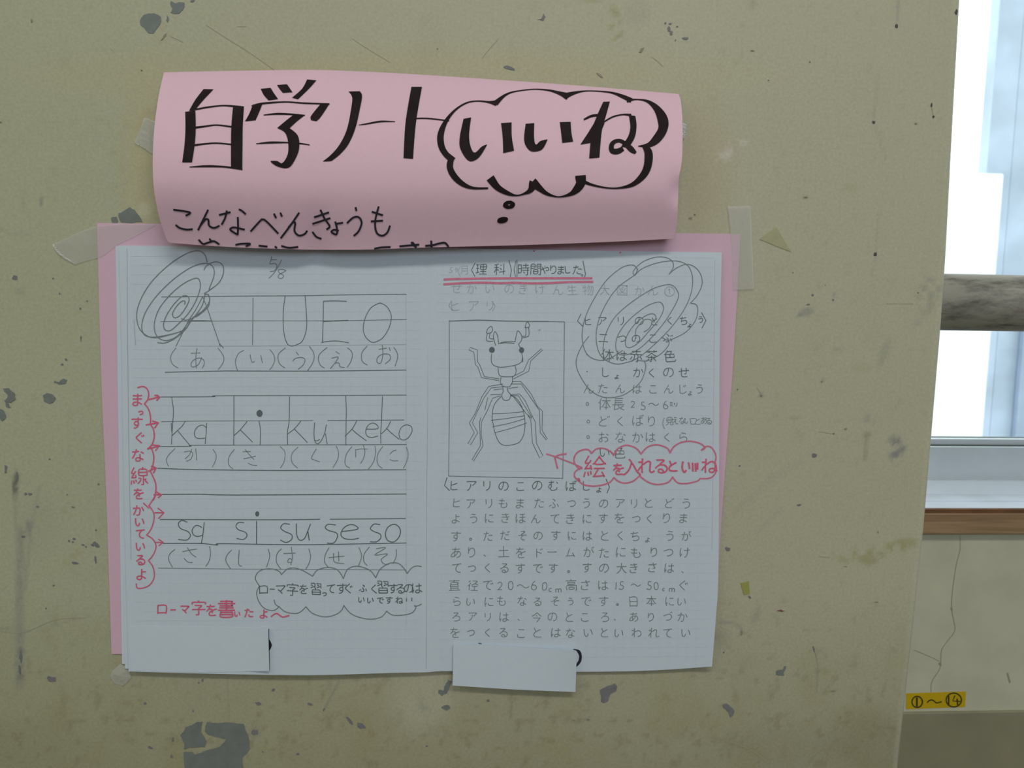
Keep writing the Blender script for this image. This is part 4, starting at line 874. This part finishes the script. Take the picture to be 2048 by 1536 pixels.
# swirls over the top corners
I = Ink(D, 0.00015)
I.line([(880,832),(884,803),(850,805),(798,860),(768,922),(790,957),(842,930),(898,850),(922,790),(905,755),(858,757),(790,820),(720,920),(685,1010),(698,1068),(750,1074),(820,1015),(912,920),(985,800),(1027,670),(1008,592),(940,602),(840,660),(730,760),(640,880),(600,1000),(605,1090),(640,1145),(720,1168),(830,1112),(935,975),(1050,890),(1112,800),(1097,735)], 9, Z=Z3)
I.line([(1107,692),(1155,560),(1142,480),(1080,450),(960,478),(800,580),(640,730),(530,880),(485,1000),(490,1090),(540,1132),(650,1130),(860,1077),(945,980),(1040,850),(1070,740)], 9, Z=Z3)
I.line([(1060,512),(1080,478),(1130,445),(1190,437),(1235,470),(1242,540),(1200,630),(1112,700),(1065,733),(1105,745),(1112,800),(1095,860),(1000,940),(955,950)], 9, Z=Z3)
I.line([(1090,440),(1070,372),(1010,333),(900,358),(750,452),(600,590),(500,730),(440,880),(440,1000),(480,1085),(560,1137),(650,1137),(760,1110),(862,1080)], 9, Z=Z3)
I.line([(628,1188),(700,1190),(800,1142),(900,1050),(935,970)], 9, Z=Z3); I.line([(850,962),(890,980),(940,962)], 9, Z=Z3)
I.make('pencil_swirl', mat('soft_pencil_swirl_left', PC4, 0.6, noise=0.25, nscale=1200), s1); I = Ink(D, 0.00015)
ZT2 = (1140, 460, 5.69)
I.line([(745,1190),(752,1130),(800,1065),(850,1020),(910,1018),(935,1050),(900,1120),(840,1160)], 9, Z=ZT2)
I.line([(952,1052),(978,990),(940,952),(850,982),(740,1070),(660,1180),(630,1270),(645,1330),(700,1332),(790,1272),(900,1150),(1010,1020),(1062,910),(1050,842),(1000,820),(880,862),(740,962),(620,1080),(540,1210),(520,1320),(545,1400),(620,1422),(740,1382),(880,1272),(1050,1082),(1170,900),(1235,760),(1215,680),(1160,627),(1080,625),(920,680),(700,822),(520,980),(420,1150),(380,1300),(382,1420),(400,1480)], 9, Z=ZT2)
I.line([(770,440),(735,510),(560,640),(440,790),(340,990),(300,1160),(308,1320),(360,1440),(470,1510),(580,1522),(760,1462),(950,1312),(1140,1122),(1290,920),(1372,740),(1397,570),(1370,450),(1310,382),(1190,350),(1000,372),(820,440),(745,510)], 9, Z=ZT2)
I.line([(738,522),(718,480),(760,418),(850,350),(980,308),(1080,310),(1160,350),(1177,420),(1125,505)], 9, Z=ZT2)
I.line([(1125,505),(1200,440),(1320,390),(1420,420),(1490,510),(1502,620),(1450,740),(1370,832)], 9, Z=ZT2)
I.line([(1370,832),(1430,845),(1455,900),(1440,1000),(1380,1100),(1290,1180),(1140,1250),(1095,1248),(1040,1217)], 9, Z=ZT2)
I.line([(1095,1248),(1128,1270),(1110,1330),(1020,1420),(880,1488),(760,1480)], 9, Z=ZT2)
I.line([(772,460),(735,405),(650,403),(540,460),(400,590),(270,790),(180,980),(140,1150),(150,1310),(210,1430),(330,1482),(450,1462),(600,1370)], 9, Z=ZT2)
I.line([(215,1210),(140,1310),(85,1430),(70,1530),(110,1650),(210,1800),(330,1885),(450,1908),(600,1880),(740,1790),(820,1700),(862,1560),(845,1490)], 9, Z=(1140-0, 460, 5.69))
I.make('pencil_swirl', mat('soft_pencil_swirl', PC4, 0.6, noise=0.25, nscale=1200), s1)

# ------------------------------------------------------------------ ant drawing
ZB_ = (880, 620, 4.518)
I = Ink(D, 0.00012)
I.line([(84,100),(350,91),(560,98),(750,102),(980,104)], 7.5, Z=ZB_)
batch(I, [[(980,104),(1127,108)], [(1125,108),(1120,600),(1110,1518)], [(1112,1520),(600,1512),(78,1500)], [(84,92),(86,800),(78,1500)]], ZB_, 5, False)
batch(I, [[(503,322),(488,270),(482,235),(497,195),(520,235),(530,305)], [(530,305),(580,288),(678,286)], [(678,290),(690,225),(705,187),(738,232),(735,275),(710,308)], [(545,302),(600,296),(672,302)], [(708,308),(728,345)],
          [(422,207),(432,170),(462,147),(475,175),(462,203),(422,207)], [(428,210),(420,275),(478,283)], [(455,205),(447,252),(482,262)], [(768,158),(780,118),(797,112),(808,150),(768,160)], [(776,158),(773,232),(737,236)], [(802,158),(803,230),(770,246),(740,252)],
          [(466,395),(463,450),(478,492),(530,515),(600,513),(690,495),(735,468),(745,420),(738,392)], [(748,430),(748,470)], [(678,505),(688,550),(675,590),(640,602),(560,600),(532,580),(525,520)],
          [(553,608),(545,650),(562,682),(590,693),(630,690),(652,655),(655,605)], [(568,698),(570,738),(558,770),(572,808),(598,817),(628,805),(637,765),(615,735),(608,700)],
          [(552,782),(520,815),(485,870),(472,960),(480,1030),(500,1120),(535,1195),(580,1222),(650,1218),(715,1195),(755,1130),(768,1040),(758,930),(725,845),(680,790),(640,775)]], ZB_, 6)
batch(I, [[(472,938),(600,933),(757,918)], [(460,997),(600,980),(765,955)], [(475,1055),(620,1025),(768,982)], [(500,1107),(640,1070),(785,1020)]], ZB_, 5)
batch(I, [[(535,638),(375,610),(340,510),(322,495),(305,380),(262,360),(275,337),(338,360),(340,470),(358,492),(400,600),(535,622)],
          [(660,600),(755,552),(800,452),(915,350),(928,360),(820,460),(802,552),(665,622)],
          [(570,668),(440,690),(380,780),(320,930),(265,1020),(310,1108),(252,1208),(278,1216),(342,1108),(292,1018),(350,890),(400,790),(462,705),(585,690)],
          [(550,762),(458,765)], [(545,775),(475,797),(430,905),(375,1010),(372,1120),(388,1228),(303,1365),(290,1352),(365,1225),(358,1010),(370,970)], [(560,712),(485,722)], [(432,790),(405,905)],
          [(655,647),(728,645),(770,690),(825,760),(880,870),(925,912),(922,1085),(970,1165),(960,1174),(905,1105),(900,910),(735,668),(640,668)],
          [(640,765),(720,758),(770,820),(820,930),(860,1010),(872,1205),(930,1315),(900,1335),(835,1200),(820,990),(795,955)], [(660,778),(715,850),(780,935),(830,980)], [(640,770),(710,775),(760,860),(830,970)], [(620,708),(705,697)]], ZB_, 5, False)
I.make('ant_drawing', M_p1, s1)
I = Ink(D, 0.00016); I.blob(469, 360, 26, 27, ZB_); I.make('ant_eye', M_p1, s1); I = Ink(D, 0.00016); I.blob(737, 362, 23, 27, ZB_); I.make('ant_eye', M_p1, s1)
I = Ink(D, 0.00012); I.line([(905,172),(900,190)], 5, Z=ZB_); I.line([(885,178),(893,182)], 4, Z=ZB_); I.make('pencil_mark', M_p2, s1)

# ------------------------------------------------------------------ handwriting of the right page
def row(string, xs, y, m=M_p2, size=22, w=1.7, slope=0.0, small={}, ink=None):
    I = ink or Ink(D, 0.00012); I.text(string, xs, y, size, w, slope, small)
    if not ink: I.make('pencil_lettering', m, s1)
row('〈ヒアリ〉', [901,910,947.5,980,988], 612, M_p3, 25, 1.6)
row('せかいのきけん生物大図かん①', [913,944,980,1018,1046,1080,1116,1144,1176,1209.4,1245.4,1279,1307,1339.5], 577, M_p3, 24, 1.5, .012)
I = Ink(D, 0.00012)
for ch, x, sz in (('5',902,17),('9',913,14),('(',919,24),('月',928,20),(')',937,24)): I.glyph(ch, x, 540, sz, 1.2)
I.make('pencil_lettering', M_p3, s1)
I = Ink(D, 0.00012); I.line([(950,526),(943,540),(950,553)], 1.4, smooth=False); I.line([(1018,521),(1023,540),(1020,556)], 1.4, smooth=False); I.line([(1032,522),(1028,540),(1031,553)], 1.3, smooth=False); I.line([(1034,520),(1034,555)], 1.3); I.line([(1166,522),(1171,548),(1168,558)], 1.6, smooth=False)
I.text('理科時間やりました', [963,1000,1047.5,1072,1090,1107,1122.5,1136,1154], 539, 25, 1.8, 0.005, {4:(.8,0),5:(.85,0),6:(.8,0),7:(.75,0),8:(.85,0)}); I.glyph('。', 1164, 547, 14, 1.2)
I.make('pencil_lettering', M_p1, s1)
row('ヒアリのとくちょう', [1176,1204,1242,1279,1308.7,1340,1367,1380,1401], 642, M_p1, 21, 1.6, 0, {7:(.6,8),8:(.75,-2)})
I = Ink(D, 0.00012); I.line([(1162,628),(1155,642),(1166,653)], 1.5, smooth=False); I.line([(1403,625),(1412,641),(1404,656)], 1.5, smooth=False); I.make('pencil_lettering', M_p1, s1)
row('二つのこぶ', [1207,1243.7,1272,1306,1335], 677, M_p1, 22, 1.6)
row('体は赤茶色', [1215.6,1243.7,1272.7,1303.4,1340], 712, M_p1, 27, 1.8)
row('しょかくのせ', [1213,1234,1277,1304,1337,1368], 745, M_p1, 25, 1.6, 0, {1:(.55,8)})
row('んたんはこんじょう', [1177,1205.7,1241,1275,1306,1338,1367,1380,1399], 778, M_p2, 23, 1.6, 0, {7:(.6,8)})
row('体長25〜6ミリ', [1209,1236.7,1266,1286,1307,1331,1342,1352], 809, M_p2, 27, 1.6, 0, {2:(.8,0),3:(.9,2),4:(.9,0),5:(.95,0),6:(.4,0),7:(.4,0)})
row('どくばり', [1209,1241,1276,1303], 842, M_p2, 25, 1.6)
row('(見えないことある)', [1327,1339,1351,1365,1376,1386,1395.5,1408,1418,1427], 842, M_p2, 17, 1.3, 0, {0:(1.4,2)})
row('おなかはくら', [1207.5,1241,1275,1302,1334,1367], 875, M_p2, 25, 1.6)
row('い色', [1209,1239.4], 906, M_p1, 27, 1.7)
I = Ink(D, 0.00012)
for x, y in ((1174.7,808),(1176.5,843),(1176,874)): ring(I, x, y, 2.6, 3, 1.3)
for x, y in ((1174,709),(1174,743)): I.blob(x, y, 1.4, 1.6)
I.make('pencil_mark', M_p2, s1)
row('ヒアリのこのむばしょ', [908,942.5,974,1007,1041,1074,1107,1143,1174,1198], 972, M_p1, 25, 1.8, 0, {9:(.65,7)})
I = Ink(D, 0.00012); I.line([(894,955),(889,971),(899,981)], 1.7, smooth=False); I.line([(1212,958),(1219,974),(1214,986)], 1.7, smooth=False); I.make('pencil_lettering', M_p1, s1)
row('ヒアリもまたふつうのアリとどう', [913,942.5,978,1005.5,1040.6,1078.7,1108,1143,1172.5,1207.6,1241,1269,1298,1339,1373], 1007, M_p2, 24, 1.7, 0, {7:(.85,0)})
row('ようにきほんてきにすをつくりま', [911.7,947,979,1010.6,1042,1072,1109.5,1141,1175,1207,1239,1273,1299,1333,1366.5], 1037, M_p2, 24, 1.7, 0, {11:(.85,0),5:(.9,0)})
row('す。ただそのすにはとくちょうが', [912,941,975.5,1010,1045,1076.5,1112,1144,1175,1209,1240.6,1270,1295.5,1339.5,1373], 1072, M_p2, 24, 1.7, 0, {1:(.7,2),12:(.65,7)})
row('あり、土をドームがたにもりつけ', [912,943,971,1007,1040.6,1079.5,1105,1140,1177.6,1207.6,1243,1271,1308,1337,1369.5], 1105, M_p2, 25, 1.7, 0, {3:(1.05,0)})
row('てつくるすです。すの大きさは、', [913,944,975.5,1009,1041,1075,1107,1137,1174,1208,1243,1267.7,1304,1339.5,1366], 1136, M_p2, 24, 1.8, 0, {1:(.8,0),7:(.7,4),14:(.8,4)})
row('直径で20〜60cm高さは15〜50cmぐ', [908.7,946.5,975.5,1001,1021,1046,1068.6,1089.7,1100,1117,1142.4,1170,1206.8,1232,1244,1272,1299,1312.5,1327,1344,1367.6], 1171, M_p2, 25, 1.7, 0,
    {4:(1.05,0),5:(1.2,2),6:(1.2,-1),7:(1.1,1),8:(.7,7),9:(.8,7),14:(1.05,0),15:(.9,0),18:(.5,6),19:(.7,7)})
row('らいにもなるそうです。日本にい', [914,941,979,1002,1044,1075.6,1111,1140.6,1172.5,1207.7,1235,1267,1303.4,1339.6,1364], 1203, M_p2, 23, 1.6, 0, {11:(1.1,0),7:(.85,0),10:(.7,2)})
row('ろアリは、今のところ、ありづか', [912,945.6,975.5,1009,1038,1074,1105.5,1139,1170,1209.5,1230,1268,1301.6,1336,1365], 1234, M_p2, 23, 1.6, 0, {10:(.8,2)})
row('をつくることはないといわれてい', [910,942,975.5,1007,1042,1074.7,1112.5,1141.5,1177,1209.5,1238,1272.7,1307,1336,1372], 1266, M_p2, 24, 1.7, 0, {1:(.8,0)})
I = Ink(D, 0.00012); I.line([(957,1286.5),(963,1287.5)], 2.2); I.make('pencil_mark', M_p1, s1)
I = Ink(D, 0.0002); I.blob(1240.5, 505, 2, 1.8); I.make('red_dot', M_redl, s1); I = Ink(D, 0.0002); I.blob(1068, 502, 1.8, 1.2); I.make('red_dot', mat('red_dot_ink', (0.42, 0.02, 0.03), 0.5), s1)

# cloud note at the foot of the left page
I = Ink(D, 0.00013)
batch(I, [[(78,797),(45,740),(60,690),(110,660),(180,655),(240,675),(262,702)], [(262,702),(310,657),(370,648),(440,670),(522,717)], [(520,717),(560,665),(640,643),(710,655),(750,690),(775,737)], [(775,737),(810,660),(880,633),(960,650),(1010,680),(1045,730)],
          [(1045,730),(1080,660),(1150,612),(1220,606),(1270,640),(1305,694)], [(1305,694),(1340,650),(1380,631),(1425,635)], [(80,795),(55,850),(70,920),(110,975),(165,1000),(210,995),(242,968)], [(200,912),(212,950),(240,970)],
          [(238,965),(290,1010),(370,1026),(420,1012),(465,968)], [(463,968),(520,1025),(620,1054),(710,1035),(760,1000),(780,958)], [(778,958),(830,1020),(900,1055),(1000,1073),(1090,1055),(1135,1006)], [(1133,1006),(1190,1040),(1290,1036),(1350,1017),(1377,980),(1367,957)], [(1365,965),(1395,962),(1424,947)]], Z8, 8)
I.make('cloud_outline', M_p2, s1)
I = Ink(D, 0.00014)
I.text('ローマ字を習てすぐふく習するのは', [500+v/4.153 for v in (112,183,258,355,443,548,670,762,820,940,1030,1103,1188,1250,1315,1390)], 1179, 24, 2.1, -0.006, {0:(.95,0),1:(.6,0),9:(.8,0),5:(1.2,0),11:(1.2,-2),3:(1.1,0)})
I.glyph('っ', 500+618/4.153, 1187, 13, 2)
I.text('いいですね!!', [500+v/4.153 for v in (925,1000,1082,1155,1240,1300,1345)], 1200, 17, 2.0)
I.make('pencil_lettering', M_p1, s1)

# ------------------------------------------------------------------ red pen notes
Z9 = (860, 480, 6.4); ZR = (1120, 700, 5.485)
I = Ink(D, 0.00016)
I.line([(888,559),(915,557.8),(1000,556.6),(1100,556.3),(1184,556.4)], 4.4); I.line([(887.5,568.5),(930,566),(970,565.3),(1000,566.3),(1030,565.5),(1060,566.6),(1100,566),(1140,564),(1186,563.6)], 4.4)
I.make('red_underline', M_redl, s1)
I = Ink(D, 0.00017)
batch(I, [[(215,1312),(165,1250),(153,1190),(195,1120),(280,1090),(325,1105),(345,1137)], [(345,1135),(400,1085),(480,1080),(550,1110),(592,1157)], [(588,1155),(640,1080),(720,1045),(800,1060),(850,1090),(890,1142)], [(888,1140),(960,1065),(1050,1040),(1130,1055),(1185,1085),(1208,1132)],
          [(1208,1128),(1250,1060),(1330,1015),(1420,1000),(1510,1015),(1568,1045),(1590,1077),(1550,1100)], [(1555,1095),(1605,1058),(1655,1065),(1692,1110),(1712,1170),(1705,1222)], [(1665,1225),(1705,1240),(1715,1320),(1680,1385),(1620,1410),(1538,1410)],
          [(1540,1408),(1500,1440),(1380,1465),(1290,1455),(1235,1393)], [(1235,1395),(1180,1455),(1060,1475),(960,1445),(870,1380)], [(872,1380),(800,1440),(710,1460),(640,1440),(590,1398)], [(590,1400),(540,1455),(400,1492),(270,1480),(210,1440)],
          [(210,1440),(160,1390),(165,1340),(215,1300),(245,1300)], [(185,1420),(205,1410),(215,1435),(195,1430)]], ZR, 17)
batch(I, [[(240,1290),(130,1240),(-35,1176),(-150,1130+10)], ], ZR, 16)
batch(I, [[(1142,1300),(1085,1308),(1035,1325)], [(1035,1325),(1048,1375),(1062,1432)]], ZB_, 15)
I.make('red_cloud', M_redl, s1)
I = Ink(D, 0.00018)
for c, x, y, sz, wd in (('絵',385,1285,50,3.4),('を',640,1310,28,3.6),('入',790,1285,40,3.8),('れ',945,1275,38,3.8),('る',1110,1275,36,3.6),('と',1240,1275,28,3.8),('ね',1640,1275,36,3.6)): I.glyph(c, 1120+x/5.485, 700+y/5.485, sz, wd, 0.2)
batch(I, [[(1350,1225),(1340,1290),(1362,1340),(1385,1320)], [(1410,1235),(1422,1300)], [(1455,1240),(1458,1330)], [(1485,1245),(1490,1330)], [(1510,1240),(1508,1310)]], ZR, 20)
I.make('red_lettering', M_red, s1)
I = Ink(D, 0.00018)
for c, x, y, sz in (('ま',275,800,30),('っ',281,824,15),('す',274,846,28),('ぐ',280,876,28),('な',276,911,30),('線',279,953,40),('を',277,988,26),('か',277,1021,26),('い',279.5,1044,24),('て',280.5,1068,24),('い',281,1093,24),('る',281,1120,26),('よ',283,1149,28)):
    I.glyph(c, x, y, sz, 3.0 if c != '線' else 2.9, 0.3)
I.make('red_lettering', M_red, s1)
I = Ink(D, 0.00019)
batch(I, [[(215,155),(280,140),(330,168),(352,230),(340,300),(298,357)], [(298,350),(350,420),(375,520),(372,602)], [(370,598),(410,670),(420,760),(395,850),(348,902)], [(388,898),(415,1000),(405,1100),(378,1172)], [(370,1178),(410,1260),(440,1350),(435,1470),(405,1540)]], Z5, 17)
batch(I, [[(340,302),(400,290),(470,270)], [(425,250),(460,250),(490,270),(450,312)], [(320,612),(400,600),(470,585)], [(398,565),(472,585),(425,650)], [(335,908),(400,895),(478,870)], [(400,860),(485,865),(435,930)], [(350,1182),(390,1165),(440,1140)], [(385,1120),(445,1140),(410,1205)], [(415,1472),(505,1470)], [(450,1438),(512,1472),(468,1508)]], Z5, 19, False)
batch(I, [[(462,0),(452,55),(407,128)], [(405,128),(445,190),(445,260),(420,330),(385,375)], [(385,373),(440,410),(465,470),(440,540),(400,587)], [(400,583),(440,640),(450,720),(420,780),(370,810),(310,814),(300,778)], [(360,108),(405,150)]], Z7, 10)
batch(I, [[(455,188),(525,188)], [(480,150),(530,188),(485,237)], [(460,435),(520,435)], [(485,408),(525,433),(488,462)]], Z7, 11, False)
I.make('red_brace', M_red, s1)
I = Ink(D, 0.00018)
for c, x, y, sz, wd, kw in (('ロ',515,990,26,3,0),('ー',607,997,15,3,0),('マ',705,990,22,3,0),('字',820,980,34,2.9,0),('を',925,1000,28,3,0),('書',1050,990,40,3.4,0),('い',1140,1030,15,2.6,0),('た',1235,1020,22,2.9,0),('よ',1360,1030,22,2.9,0)):
    I.glyph(c, 200+x/4.15, 980+y/4.15, sz, wd, 0.2)
I.line([(175,1052),(220,1025),(270,1055),(325,1042)], 12, Z=Z8)
I.make('red_lettering', M_red, s1)

# black ring pictures half hidden by the slips
I = Ink(D, 0.00017)
I.band([(536,1276),(536.5,1292),(536,1305)], [(537.5,1277),(543.6,1290),(538,1303)]); I.line([(537.6,1258),(538.2,1300),(538.8,1341)], 1.2)  # thin dark line paints the shadow along the left slip's edge
I.make('printed_ring', M_pen, s1)  # ring together with the painted shadow line of the slip's edge
I = Ink(D, 0.00017)
ZS = (870, 1130, 5.69)
I.line([(1575,960,8),(1605,966,14),(1635,985,34),(1655,1030,32),(1650,1085,32),(1630,1120,30),(1608,1150,20)], Z=ZS)
I.make('printed_ring', M_pen, s1)
